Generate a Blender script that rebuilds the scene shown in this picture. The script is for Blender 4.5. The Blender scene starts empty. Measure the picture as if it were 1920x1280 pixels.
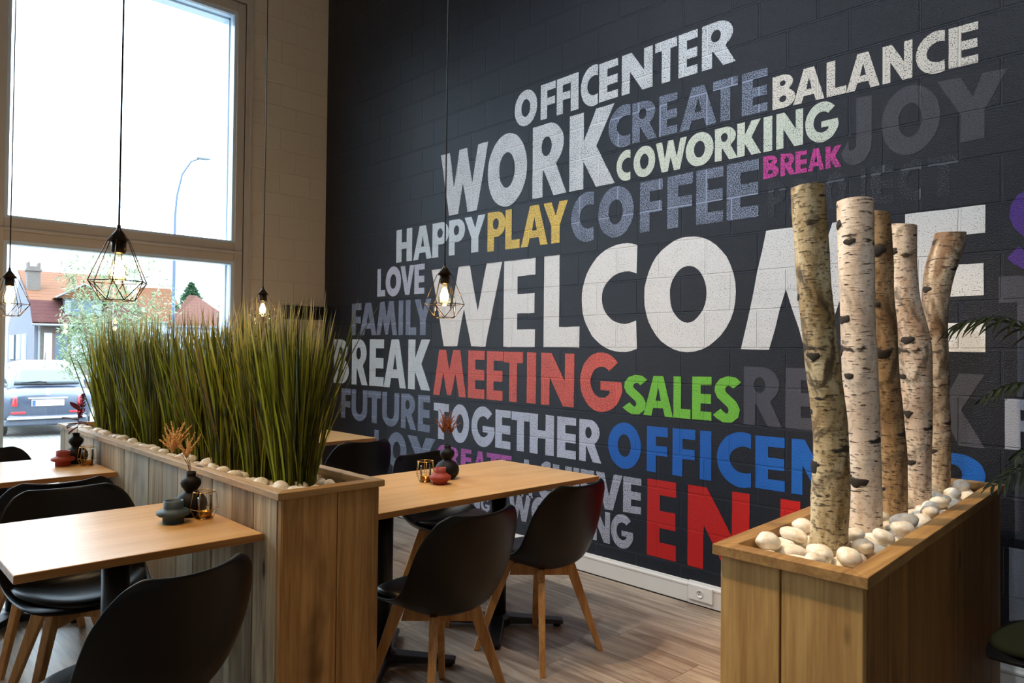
import bpy, bmesh, math, random
from mathutils import Vector, Matrix, noise
from mathutils.geometry import tessellate_polygon
R = random.Random(7)
S = bpy.context.scene
COL = S.collection
PI = math.pi

# ------------------------------------------------------------------ camera
yaw, pitch, roll = 2.37896936, 0.01596224, 0.01024375
fw = Vector((math.cos(yaw)*math.cos(pitch), math.sin(yaw)*math.cos(pitch), math.sin(pitch)))
rt = Vector((math.sin(yaw), -math.cos(yaw), 0)); up = rt.cross(fw)
rt2 = rt*math.cos(roll) + up*math.sin(roll); up2 = up*math.cos(roll) - rt*math.sin(roll)
cd = bpy.data.cameras.new('camera'); cam = bpy.data.objects.new('camera', cd); COL.objects.link(cam)
M = Matrix((rt2, up2, -fw)).transposed().to_4x4(); M.translation = Vector((6.2591, -3.4971, 1.3607))
cam.matrix_world = M
cd.sensor_width = 36; cd.lens = 1363.996/1920*36; cd.clip_start = .05; cd.clip_end = 300
S.camera = cam
# ------------------------------------------------------------------ light
S.view_settings.view_transform = 'Standard'; S.view_settings.look = 'None'
S.cycles.transparent_max_bounces = 32; S.view_settings.exposure = 0.45; S.view_settings.gamma = 1.0; S.view_settings.use_curve_mapping = False
W = bpy.data.worlds.new('overcast_sky'); S.world = W; W.use_nodes = True
wn = W.node_tree; bg = wn.nodes['Background']
# overcast daylight: brighter overhead than at the horizon
tc = wn.nodes.new('ShaderNodeTexCoord'); sp = wn.nodes.new('ShaderNodeSeparateXYZ'); wn.links.new(tc.outputs['Generated'], sp.inputs[0])
mr = wn.nodes.new('ShaderNodeMapRange'); wn.links.new(sp.outputs['Z'], mr.inputs[0]); mr.inputs[1].default_value = 0; mr.inputs[2].default_value = .7; mr.inputs[3].default_value = 1.8; mr.inputs[4].default_value = 13.0
wn.links.new(mr.outputs[0], bg.inputs[1]); bg.inputs[0].default_value = (.68, .84, 1.0, 1)

def spot(name, loc, target, watts, col, size, blend=.6, rad=.06):
    l = bpy.data.lights.new(name, 'SPOT'); o = bpy.data.objects.new(name, l); COL.objects.link(o)
    l.energy = watts; l.color = col; l.spot_size = math.radians(size); l.spot_blend = blend; l.shadow_soft_size = rad
    o.location = loc; o.rotation_euler = (Vector(target)-Vector(loc)).to_track_quat('-Z', 'Y').to_euler()
    return o
WARM = (1.0, .74, .45); NEUT = (.88, .94, 1.0)
# the room's ceiling spotlights (above the frame)
spot('ceiling_spot', (3.75, -2.75, 4.7), (5.40, -1.0, .95), 470, WARM, 38)
spot('ceiling_spot', (4.9, -2.6, 4.7), (4.1, -1.8, .4), 90, WARM, 60)
spot('ceiling_spot', (3.2, -3.6, 4.7), (3.4, -2.2, .8), 80, WARM, 50)
spot('ceiling_spot', (3.4, -2.6, 4.85), (3.2, 0, 1.9), 170, NEUT, 78, .9)
spot('ceiling_spot', (5.6, -2.6, 4.85), (5.0, 0, 1.9), 190, NEUT, 78, .9)

# ------------------------------------------------------------------ helpers
def lin(c): return tuple(((v/255)/12.92 if v/255 <= .04045 else ((v/255+.055)/1.055)**2.4) for v in c)
class MB:
    def __init__(s): s.v = []; s.f = []
    def add(s, vs, fs):
        n = len(s.v); s.v += [tuple(v) for v in vs]; s.f += [tuple(i+n for i in f) for f in fs]; return s
    def box(s, x0, x1, y0, y1, z0, z1):
        vs = [(x, y, z) for z in (z0, z1) for y in (y0, y1) for x in (x0, x1)]
        return s.add(vs, [(0,2,3,1),(4,5,7,6),(0,1,5,4),(2,6,7,3),(0,4,6,2),(1,3,7,5)])
    def hexa(s, b, t):   # bottom 4 and top 4 corners, both ccw from above
        return s.add(list(b)+list(t), [(3,2,1,0),(4,5,6,7)]+[(i,(i+1)%4,(i+1)%4+4,i+4) for i in range(4)])
    def tube(s, pts, r, n=8, cap=True, closed=False):
        pts = [Vector(p) for p in pts]; m = len(pts)
        rs = r if isinstance(r, (list, tuple)) else [r]*m
        t0 = (pts[1]-pts[0]).normalized(); a = Vector((0,0,1)) if abs(t0.z) < .9 else Vector((1,0,0))
        nrm = t0.cross(a).normalized(); vs = []
        for i in range(m):
            if closed: t = (pts[(i+1)%m]-pts[i-1]).normalized()
            else: t = (pts[min(i+1,m-1)]-pts[max(i-1,0)]).normalized()
            nrm = (nrm - t*nrm.dot(t)).normalized(); b = t.cross(nrm)
            vs += [pts[i]+(nrm*math.cos(2*PI*k/n)+b*math.sin(2*PI*k/n))*rs[i] for k in range(n)]
        fs = []
        for i in range(m if closed else m-1):
            j = (i+1) % m
            fs += [(i*n+k, i*n+(k+1)%n, j*n+(k+1)%n, j*n+k) for k in range(n)]
        if cap and not closed: fs += [tuple(range(n))[::-1], tuple((m-1)*n+k for k in range(n))]
        return s.add(vs, fs)
    def lathe(s, prof, n=24, c=(0,0,0), cap=True):
        vs = []; m = len(prof)
        for r, z in prof: vs += [(c[0]+r*math.cos(2*PI*k/n), c[1]+r*math.sin(2*PI*k/n), c[2]+z) for k in range(n)]
        fs = [(i*n+k, i*n+(k+1)%n, (i+1)*n+(k+1)%n, (i+1)*n+k) for i in range(m-1) for k in range(n)]
        if cap: fs += [tuple(range(n))[::-1], tuple((m-1)*n+k for k in range(n))]
        return s.add(vs, fs)
    def grid(s, fn, nu, nv):
        vs = [fn(i/(nu-1), j/(nv-1)) for j in range(nv) for i in range(nu)]
        return s.add(vs, [(j*nu+i, j*nu+i+1, (j+1)*nu+i+1, (j+1)*nu+i) for j in range(nv-1) for i in range(nu-1)])
    def prism(s, poly, d):   # planar polygon (3-D points) pushed along d
        n = len(poly); d = Vector(d); a = [Vector(p) for p in poly]; b = [p+d for p in a]
        return s.add(a+b, [tuple(range(n))[::-1], tuple(range(n, 2*n))]+[(i,(i+1)%n,(i+1)%n+n,i+n) for i in range(n)])
    def ball(s, c, r, n=10, m=7, sc=(1,1,1)):
        prof = [(max(1e-4, math.sin(PI*i/m))*r, -math.cos(PI*i/m)*r) for i in range(m+1)]
        k = len(s.v); s.lathe(prof, n, (0,0,0), True)
        for i in range(k, len(s.v)):
            v = s.v[i]; s.v[i] = (c[0]+v[0]*sc[0], c[1]+v[1]*sc[1], c[2]+v[2]*sc[2])
        return s
    def build(s, name, mat, parent=None, smooth=False, bevel=0, sub=0, solid=0, fix=True, angle=None):
        me = bpy.data.meshes.new(name); me.from_pydata(s.v, [], s.f); me.update()
        if fix:
            bm = bmesh.new(); bm.from_mesh(me); bmesh.ops.recalc_face_normals(bm, faces=bm.faces); bm.to_mesh(me); bm.free()
        if mat: me.materials.append(mat)
        if smooth: me.polygons.foreach_set('use_smooth', [True]*len(me.polygons))
        o = bpy.data.objects.new(name, me); COL.objects.link(o)
        if parent: o.parent = parent
        if solid: m = o.modifiers.new('solid', 'SOLIDIFY'); m.thickness = solid; m.offset = 0
        if bevel: m = o.modifiers.new('bevel', 'BEVEL'); m.width = bevel; m.segments = 2; m.limit_method = 'ANGLE'
        if sub: m = o.modifiers.new('sub', 'SUBSURF'); m.levels = sub; m.render_levels = sub
        return o
def tag(o, label, cat, group=None, kind=None):
    o['label'] = label; o['category'] = cat
    if group: o['group'] = group
    if kind: o['kind'] = kind
    return o
def thing(name, label, cat, loc=(0,0,0), rz=0, group=None):
    o = bpy.data.objects.new(name, None); COL.objects.link(o); o.location = loc; o.rotation_euler = (0,0,rz)
    o.empty_display_size = .05
    return tag(o, label, cat, group)
def struct(o): o['kind'] = 'structure'; return o
def dup(root, loc, rz, label, group=None):
    r = root.copy(); COL.objects.link(r); r.location = loc; r.rotation_euler = (0,0,rz); r['label'] = label
    if group: r['group'] = group
    for ch in list(root.children):
        c = ch.copy(); COL.objects.link(c); c.parent = r
        for g in list(ch.children):
            d = g.copy(); COL.objects.link(d); d.parent = c
    return r

# ------------------------------------------------------------------ materials
def mat(name):
    m = bpy.data.materials.new(name); m.use_nodes = True
    nt = m.node_tree; return m, nt, nt.nodes['Principled BSDF']
def N(nt, t, **kw):
    n = nt.nodes.new(t)
    for k, v in kw.items(): setattr(n, k, v)
    return n
def L(nt, a, b): nt.links.new(a, b)
def val(nt, s, v):
    if hasattr(v, 'is_output'): L(nt, v, s)
    else: s.default_value = v
def math_(nt, op, a, b=0.0, c=None, clamp=False):
    n = N(nt, 'ShaderNodeMath', operation=op, use_clamp=clamp); val(nt, n.inputs[0], a); val(nt, n.inputs[1], b)
    if c is not None: val(nt, n.inputs[2], c)
    return n.outputs[0]
def mixc(nt, f, a, b):
    n = N(nt, 'ShaderNodeMix', data_type='RGBA'); val(nt, n.inputs[0], f)
    for s, c in ((n.inputs[6], a), (n.inputs[7], b)):
        if hasattr(c, 'is_output'): L(nt, c, s)
        else: s.default_value = (*c[:3], 1)
    return n.outputs[2]
def noise_(nt, vec, scale, detail=3, rough=.5, dist=0):
    n = N(nt, 'ShaderNodeTexNoise'); n.inputs['Scale'].default_value = scale; n.inputs['Detail'].default_value = detail
    n.inputs['Roughness'].default_value = rough; n.inputs['Distortion'].default_value = dist
    if vec is not None: L(nt, vec, n.inputs['Vector'])
    return n.outputs['Fac']
def ramp(nt, f, lo, hi):
    n = N(nt, 'ShaderNodeMapRange', interpolation_type='SMOOTHSTEP'); val(nt, n.inputs[0], f)
    n.inputs[1].default_value = lo; n.inputs[2].default_value = hi; return n.outputs[0]
def wpos(nt): return N(nt, 'ShaderNodeNewGeometry').outputs['Position']
def opos(nt): return N(nt, 'ShaderNodeTexCoord').outputs['Object']
def scalev(nt, vec, s):
    n = N(nt, 'ShaderNodeVectorMath', operation='MULTIPLY'); L(nt, vec, n.inputs[0]); n.inputs[1].default_value = s; return n.outputs[0]
def bump(nt, h, strength=.5, dist=.01):
    n = N(nt, 'ShaderNodeBump'); n.inputs['Strength'].default_value = strength; n.inputs['Distance'].default_value = dist
    L(nt, h, n.inputs['Height']); return n.outputs['Normal']
def plain(name, rgb, rough=.5, metal=0, spec=.5, coat=0):
    m, nt, p = mat(name); p.inputs['Base Color'].default_value = (*lin(rgb), 1); p.inputs['Roughness'].default_value = rough
    p.inputs['Metallic'].default_value = metal; p.inputs['Specular IOR Level'].default_value = spec; p.inputs['Coat Weight'].default_value = coat
    # a very slight tonal unevenness, so no surface is dead flat
    c = mixc(nt, noise_(nt, opos(nt), 6, 4), tuple(v*.93 for v in lin(rgb)), tuple(min(1, v*1.05) for v in lin(rgb)))
    L(nt, c, p.inputs['Base Color']); return m

def block_coords(nt, axis, off):
    sep = N(nt, 'ShaderNodeSeparateXYZ'); L(nt, wpos(nt), sep.inputs[0])
    u = math_(nt, 'SUBTRACT', sep.outputs['X' if axis == 'x' else 'Y'], off)
    cmb = N(nt, 'ShaderNodeCombineXYZ'); L(nt, u, cmb.inputs[0]); L(nt, sep.outputs['Z'], cmb.inputs[1])
    # hand-laid joints are never dead straight
    return cmb.outputs[0]
def block_nodes(nt, axis, off, pit_scale=185, pit=.8):
    """mortar mask, pit noise and normal of painted concrete blocks 30 x 20 cm"""
    uv = block_coords(nt, axis, off)
    nz = N(nt, 'ShaderNodeTexNoise'); nz.inputs['Scale'].default_value = 5; L(nt, uv, nz.inputs['Vector'])
    wob = N(nt, 'ShaderNodeVectorMath', operation='MULTIPLY_ADD'); L(nt, nz.outputs['Color'], wob.inputs[0]); wob.inputs[1].default_value = (.006,.006,0); L(nt, uv, wob.inputs[2])
    b = N(nt, 'ShaderNodeTexBrick'); L(nt, wob.outputs[0], b.inputs['Vector'])
    b.offset = .5; b.offset_frequency = 2; b.squash = 1
    b.inputs['Scale'].default_value = 1; b.inputs['Mortar Size'].default_value = .0065; b.inputs['Mortar Smooth'].default_value = .35
    b.inputs['Brick Width'].default_value = .30456; b.inputs['Row Height'].default_value = .2; b.inputs['Bias'].default_value = 0
    b.inputs['Color1'].default_value = (.35,.35,.35,1); b.inputs['Color2'].default_value = (.65,.65,.65,1)
    pits = noise_(nt, uv, pit_scale, 3, .6)
    h = math_(nt, 'MULTIPLY_ADD', b.outputs['Fac'], -1.7, math_(nt, 'MULTIPLY', pits, pit))
    tone = N(nt, 'ShaderNodeRGBToBW'); L(nt, b.outputs['Color'], tone.inputs[0])
    return b.outputs['Fac'], pits, h, tone.outputs[0], uv
WALLC = lin((19, 23, 34))
def wall_material(name, rgb, axis, off, rough=.5, pit_dark=.55, joint=1.0):
    m, nt, p = mat(name)
    mort, pits, h, tone, uv = block_nodes(nt, axis, off)
    base = tuple(v*1.12 for v in rgb)
    c = mixc(nt, ramp(nt, pits, .36, .50), tuple(v*pit_dark for v in base), base)
    c2 = mixc(nt, math_(nt, 'MULTIPLY', tone, .5), c, tuple(v*1.25 for v in base))
    c3 = mixc(nt, math_(nt, 'MULTIPLY', mort, .6), c2, tuple(min(1, v*joint) for v in base))  # joints coloured paler, standing in for grazing light on them
    L(nt, c3, p.inputs['Base Color']); p.inputs['Roughness'].default_value = rough
    p.inputs['Specular IOR Level'].default_value = .36; L(nt, bump(nt, h, .9, .004), p.inputs['Normal']); return m
def paint_material(name, rgb, cover, rough=.42):
    """letter paint on the same blocks: COVER is how much of the pitted surface the brush reached"""
    m, nt, p = mat('paint_'+name)
    mort, pits, h, tone, uv = block_nodes(nt, 'x', .167)
    k = math_(nt, 'MULTIPLY_ADD', mort, .25, pits)
    k = math_(nt, 'MULTIPLY_ADD', math_(nt, 'SUBTRACT', noise_(nt, uv, 9, 3), .5), .10, k)
    t = .72-.42*cover
    c = mixc(nt, ramp(nt, k, t-.035, t+.035), WALLC, lin(rgb))
    L(nt, c, p.inputs['Base Color']); p.inputs['Roughness'].default_value = rough
    p.inputs['Specular IOR Level'].default_value = .36; L(nt, bump(nt, h, .9, .004), p.inputs['Normal']); return m
def wood_material(name, light, dark, axis=2, board=None, rough=.55, grain=1.0, vary=.35, knots=True, grey=None, space='w', stain=1.0, spec=.5):
    """sawn boards: AXIS is the grain, BOARD = (axis across, width, offset) tones each board on its own"""
    m, nt, p = mat(name); P = wpos(nt) if space == 'w' else opos(nt)
    sc = [26, 26, 26]; sc[axis] = 1.3
    stretch = scalev(nt, P, tuple(sc))
    if board:
        sep = N(nt, 'ShaderNodeSeparateXYZ'); L(nt, P, sep.inputs[0])
        bid = math_(nt, 'FLOOR', math_(nt, 'DIVIDE', math_(nt, 'SUBTRACT', sep.outputs[board[0]], board[2]), board[1]))
        wn = N(nt, 'ShaderNodeTexWhiteNoise', noise_dimensions='1D'); L(nt, bid, wn.inputs['W'])
        rnd = wn.outputs['Value']
        ad = N(nt, 'ShaderNodeVectorMath', operation='ADD'); L(nt, stretch, ad.inputs[0])
        mu = N(nt, 'ShaderNodeVectorMath', operation='SCALE'); L(nt, wn.outputs['Color'], mu.inputs[0]); mu.inputs['Scale'].default_value = 40
        L(nt, mu.outputs[0], ad.inputs[1]); stretch = ad.outputs[0]
    else: rnd = None
    g1 = noise_(nt, stretch, 1.0*grain, 5, .62, .6); g2 = noise_(nt, stretch, 5.0*grain, 2, .5)
    g = math_(nt, 'MULTIPLY_ADD', g2, .35, math_(nt, 'MULTIPLY', g1, .75))
    c = mixc(nt, ramp(nt, g, .34, .76), dark, light)
    if rnd is not None:
        c = mixc(nt, math_(nt, 'MULTIPLY', rnd, vary), c, tuple(v*.45 for v in dark))
        if grey:
            w2 = N(nt, 'ShaderNodeTexWhiteNoise', noise_dimensions='1D'); L(nt, math_(nt, 'ADD', bid, 31.7), w2.inputs['W'])
            c = mixc(nt, math_(nt, 'MULTIPLY', w2.outputs['Value'], .8), c, grey)
    st = noise_(nt, scalev(nt, P, (5, 5, 2)), 1, 3)
    c = mixc(nt, math_(nt, 'MULTIPLY', ramp(nt, st, .58, .78), stain), c, tuple(v*.5 for v in dark))
    if knots:
        ks = [7.5, 7.5, 7.5]; ks[axis] = 2.6
        vo = N(nt, 'ShaderNodeTexVoronoi'); vo.inputs['Scale'].default_value = 1.0; L(nt, scalev(nt, P, tuple(ks)), vo.inputs['Vector'])
        c = mixc(nt, ramp(nt, vo.outputs['Distance'], .13, .05), c, tuple(v*.22 for v in dark))
    L(nt, c, p.inputs['Base Color']); p.inputs['Roughness'].default_value = rough; p.inputs['Specular IOR Level'].default_value = spec
    L(nt, bump(nt, g, .25, .003), p.inputs['Normal']); return m
def glass_material(name, tint=(1,1,1), refl=1.0, ior=1.45):
    m, nt, p = mat(name); nt.nodes.remove(p); out = nt.nodes['Material Output']
    t = N(nt, 'ShaderNodeBsdfTransparent'); t.inputs[0].default_value = (*tint, 1)
    g = N(nt, 'ShaderNodeBsdfGlossy'); g.inputs['Roughness'].default_value = .01
    f = N(nt, 'ShaderNodeFresnel'); f.inputs[0].default_value = ior
    mx = N(nt, 'ShaderNodeMixShader'); L(nt, math_(nt, 'MULTIPLY', f.outputs[0], refl, clamp=True), mx.inputs[0])
    L(nt, t.outputs[0], mx.inputs[1]); L(nt, g.outputs[0], mx.inputs[2]); L(nt, mx.outputs[0], out.inputs[0]); return m
def emit(name, rgb, s):
    m, nt, p = mat(name); p.inputs['Base Color'].default_value = (*rgb, 1); p.inputs['Emission Color'].default_value = (*rgb, 1)
    p.inputs['Emission Strength'].default_value = s; return m
def leaf_material(name, a, b, tip=None, ztip=(0,1), trans=.4, rough=.45, third=None):
    m, nt, p = mat(name); geo = N(nt, 'ShaderNodeNewGeometry')
    c = mixc(nt, math_(nt, 'POWER', geo.outputs['Random Per Island'], 1.6 if third else 1.0), lin(a), lin(b))
    if third:                                                # a few dried blades
        h1 = math_(nt, 'FRACT', math_(nt, 'MULTIPLY', geo.outputs['Random Per Island'], 37.3)); c = mixc(nt, ramp(nt, h1, .90, .95), c, lin(third))
    if tip:
        sep = N(nt, 'ShaderNodeSeparateXYZ'); L(nt, geo.outputs['Position'], sep.inputs[0])
        rr = math_(nt, 'MULTIPLY_ADD', geo.outputs['Random Per Island'], .22, sep.outputs['Z'])
        c = mixc(nt, ramp(nt, rr, *ztip), c, lin(tip))
    L(nt, c, p.inputs['Base Color']); p.inputs['Roughness'].default_value = rough
    out = nt.nodes['Material Output']; tr = N(nt, 'ShaderNodeBsdfTranslucent'); L(nt, c, tr.inputs[0])
    mx = N(nt, 'ShaderNodeMixShader'); mx.inputs[0].default_value = trans
    L(nt, p.outputs[0], mx.inputs[1]); L(nt, tr.outputs[0], mx.inputs[2]); L(nt, mx.outputs[0], out.inputs[0]); return m

M_dark = wall_material('painted_block_charcoal', WALLC, 'x', .167, .37, .42, 1.9)
M_pale = wall_material('painted_block_greige', lin((206, 192, 170)), 'y', -.005, .5, .75, 1.12)
M_white = plain('white_paint', (226, 224, 220), .5)
M_ceil = plain('ceiling_white', (215, 213, 208), .8)
M_frame = plain('window_frame_paint', (196, 184, 168), .4)
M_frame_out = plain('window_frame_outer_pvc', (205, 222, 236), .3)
M_glass = glass_material('window_glass', (.97, .985, .98), .8)
M_cup = glass_material('lantern_glass', (.96, .97, .97), 1.0)
M_bulbglass = glass_material('bulb_glass', (1.0, .90, .70), .5)
M_black = plain('black_powder_coat', (17, 17, 20), .38)
M_shell = plain('chair_shell_black', (10, 9, 9), .36, 0, .28)
M_pad = plain('chair_pad_black_leather', (13, 13, 16), .34, 0, .35)
M_oak = wood_material('oak_chair_leg', lin((205, 152, 88)), lin((160, 106, 52)), axis=2, rough=.42, knots=False, space='o')
M_table = wood_material('oak_table_top', lin((226, 182, 124)), lin((206, 158, 98)), axis=1, rough=.29, grain=.8, knots=False, stain=.0, spec=.32)
M_tedge = wood_material('oak_table_edge', lin((176, 122, 66)), lin((140, 92, 46)), axis=1, rough=.4, knots=False)
M_brass = plain('brass_wire', (205, 160, 90), .28, 1.0)
M_vase = plain('matt_black_ceramic', (13, 12, 14), .6, 0, .25)
M_red = plain('terracotta_red_ceramic', (150, 52, 40), .6)
M_teal = plain('dark_teal_ceramic', (52, 72, 82), .6)
M_gold = plain('tealight_gold', (214, 150, 60), .3, .9)
M_bronze = plain('bronzed_black_metal', (48, 38, 28), .32, .7)
M_sock = plain('socket_white_plastic', (232, 230, 226), .35)
# ------------------------------------------------------------------ the room
def floor_material():
    m, nt, p = mat('floor_vinyl_oak'); P = wpos(nt)
    sh = N(nt, 'ShaderNodeVectorMath', operation='ADD'); L(nt, P, sh.inputs[0]); sh.inputs[1].default_value = (.37, 20.05, 0)
    b = N(nt, 'ShaderNodeTexBrick'); L(nt, sh.outputs[0], b.inputs['Vector']); b.offset = .37; b.offset_frequency = 3
    b.inputs['Scale'].default_value = 1; b.inputs['Mortar Size'].default_value = .0012; b.inputs['Brick Width'].default_value = 1.22
    b.inputs['Row Height'].default_value = .19; b.inputs['Color1'].default_value = (0,0,0,1); b.inputs['Color2'].default_value = (1,1,1,1); b.inputs['Mortar'].default_value = (.5,.5,.5,1)
    tone = N(nt, 'ShaderNodeRGBToBW'); L(nt, b.outputs['Color'], tone.inputs[0])
    ad = N(nt, 'ShaderNodeVectorMath', operation='ADD'); L(nt, scalev(nt, P, (1.5, 24, 1)), ad.inputs[0])
    sc = N(nt, 'ShaderNodeVectorMath', operation='SCALE'); L(nt, b.outputs['Color'], sc.inputs[0]); sc.inputs['Scale'].default_value = 17; L(nt, sc.outputs[0], ad.inputs[1])
    g = noise_(nt, ad.outputs[0], 1.0, 6, .65, .9)
    c = mixc(nt, ramp(nt, g, .30, .72), lin((126, 106, 90)), lin((204, 186, 164)))
    c = mixc(nt, math_(nt, 'MULTIPLY', tone.outputs[0], .42), c, lin((132, 112, 96)))
    g2 = noise_(nt, scalev(nt, P, (6, 90, 1)), 1.0, 3, .6)
    c = mixc(nt, ramp(nt, g2, .60, .75), c, lin((108, 90, 74)))
    c = mixc(nt, math_(nt, 'MULTIPLY', b.outputs['Fac'], .8), c, lin((54, 42, 34)))
    L(nt, c, p.inputs['Base Color']); p.inputs['Roughness'].default_value = .36
    L(nt, bump(nt, g, .15, .002), p.inputs['Normal']); return m
XR, YF, ZC = 9.5, -7.5, 5.0
struct(MB().box(0, XR, YF, 0, -.1, 0).build('floor', floor_material()))
struct(MB().box(0, XR, YF, 0, ZC, ZC+.1).build('ceiling', M_ceil))
wall_back = struct(MB().box(-.35, XR, 0, .3, -.1, ZC+.1).build('wall_back', M_dark))
struct(MB().box(XR, XR+.2, YF-.2, 0, -.1, ZC+.1).build('wall_right', M_white))
struct(MB().box(-.35, XR, YF-.2, YF, -.1, ZC+.1).build('wall_front', M_white))
# window wall: pier by the corner, lintel, far pier, low kerb
WB, WT = .06, 4.42          # window opening
bays = [(-2.62, -.80), (-4.52, -2.68), (-6.42, -4.58)]
wl = MB(); wl.box(-.35, 0, -.80, 0, -.1, ZC+.1); wl.box(-.35, 0, YF, -6.42, -.1, ZC+.1); wl.box(-.35, 0, -6.42, -.80, WT, ZC+.1); wl.box(-.35, 0, -6.42, -.80, -.1, WB)
struct(wl.build('wall_left', M_pale))
for i, (y0, y1) in enumerate(bays):
    fr = MB(); xa, xb = -.085, -.012
    fr.box(xa, xb, y0-.03, y0+.075, WB, WT); fr.box(xa, xb, y1-.07, y1, WB, WT)          # stiles
    fr.box(xa, xb, y0+.075, y1-.07, WT-.09, WT); fr.box(xa, xb, y0+.075, y1-.07, WB, WB+.09)
    fr.box(xa, xb-.02, y0+.075, y1-.07, 2.135, 2.205); fr.box(xa, xb-.004, y0+.075, y1-.07, 2.225, 2.30); fr.box(xa, .012, y0+.03, y1-.015, 2.205, 2.226)
    wf = struct(fr.build('window_%d' % (i+1), M_frame, bevel=.004))
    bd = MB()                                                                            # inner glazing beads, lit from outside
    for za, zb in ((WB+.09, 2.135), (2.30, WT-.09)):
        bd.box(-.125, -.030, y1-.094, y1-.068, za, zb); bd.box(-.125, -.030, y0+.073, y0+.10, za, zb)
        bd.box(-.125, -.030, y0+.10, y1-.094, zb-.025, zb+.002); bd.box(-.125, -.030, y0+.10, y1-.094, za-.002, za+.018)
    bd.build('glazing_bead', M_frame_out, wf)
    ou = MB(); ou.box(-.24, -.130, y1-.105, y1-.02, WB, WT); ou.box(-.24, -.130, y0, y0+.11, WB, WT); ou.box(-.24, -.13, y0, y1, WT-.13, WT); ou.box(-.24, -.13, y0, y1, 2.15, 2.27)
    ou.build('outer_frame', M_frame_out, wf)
    gl = MB()
    for za, zb in ((WB+.09, 2.135), (2.30, WT-.09)): gl.box(-.066, -.060, y0+.095, y1-.09, za, zb)
    gl.build('pane', M_glass, wf)
# painted casing between window and blocks, in two steps
tr = MB(); tr.box(-.02, .006, -.80, -.745, WB, WT+.06); tr.box(-.02, .014, -.755, -.735, WB, WT+.06); tr.box(-.02, .006, -6.42, -.80, WT, WT+.05)
tr.box(0, .007, -.80, -.7451, 2.36, 2.363)
struct(tr.build('trim_1', M_frame, bevel=.003))
# skirting: trunking profile with a lip, then the deeper socket trunking
sk = MB(); sk.add([(x, y, z) for x in (.02, 4.03) for y, z in ((0, .008), (-.016, .008), (-.016, .092), (-.019, .098), (-.019, .106), (-.011, .113), (-.009, .121), (0, .123))],
    [(i, (i+1) % 8, (i+1) % 8+8, i+8) for i in range(8)]+[tuple(range(8)), tuple(range(8, 16))[::-1]])
sk.add([(x, y, z) for x in (4.034, XR) for y, z in ((0, .008), (-.020, .008), (-.020, .096), (-.023, .101), (-.023, .110), (-.013, .118), (-.011, .126), (0, .128))],
    [(i, (i+1) % 8, (i+1) % 8+8, i+8) for i in range(8)]+[tuple(range(8)), tuple(range(8, 16))[::-1]])
bb = struct(sk.build('baseboard_back', M_white, bevel=.0015))
sg = MB().box(.02, XR, -.0145, 0, 0, .008).build('shadow_gap', M_black, bb)
skl = MB(); skl.box(0, .016, -.735, -.02, .008, .12); struct(skl.build('baseboard_left', M_white, bevel=.003))
# wall socket in the trunking
ws = thing('wall_socket', 'white round-hole wall socket set in the white skirting trunking', 'socket', (4.118, -.0205, .072))
o = MB(); o.box(-.072, .072, -.0085, 0, -.040, .040); o.box(.062, .075, -.013, 0, -.040, .040); o.build('cover_plate', M_sock, ws, bevel=.002)
o = MB(); o.lathe([(.021, 0), (.021, .004), (.0185, .004), (.0185, .0012), (.0001, .0012)], 28, cap=False); o.v = [(x-.002, -.0085-z, y) for x, y, z in o.v]; o.build('round_well', M_sock, ws, True)
o = MB()
for dx in (-.0075, .0055): o.tube([(dx, -.0092, -.004), (dx, -.0102, -.004)], .0032, 10)
o.build('pin_hole', M_black, ws)
MB().tube([(-.001, -.009, .008), (-.001, -.016, .008)], .0024, 8).build('earth_pin', plain('nickel', (150, 150, 150), .3, 1), ws)

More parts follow.
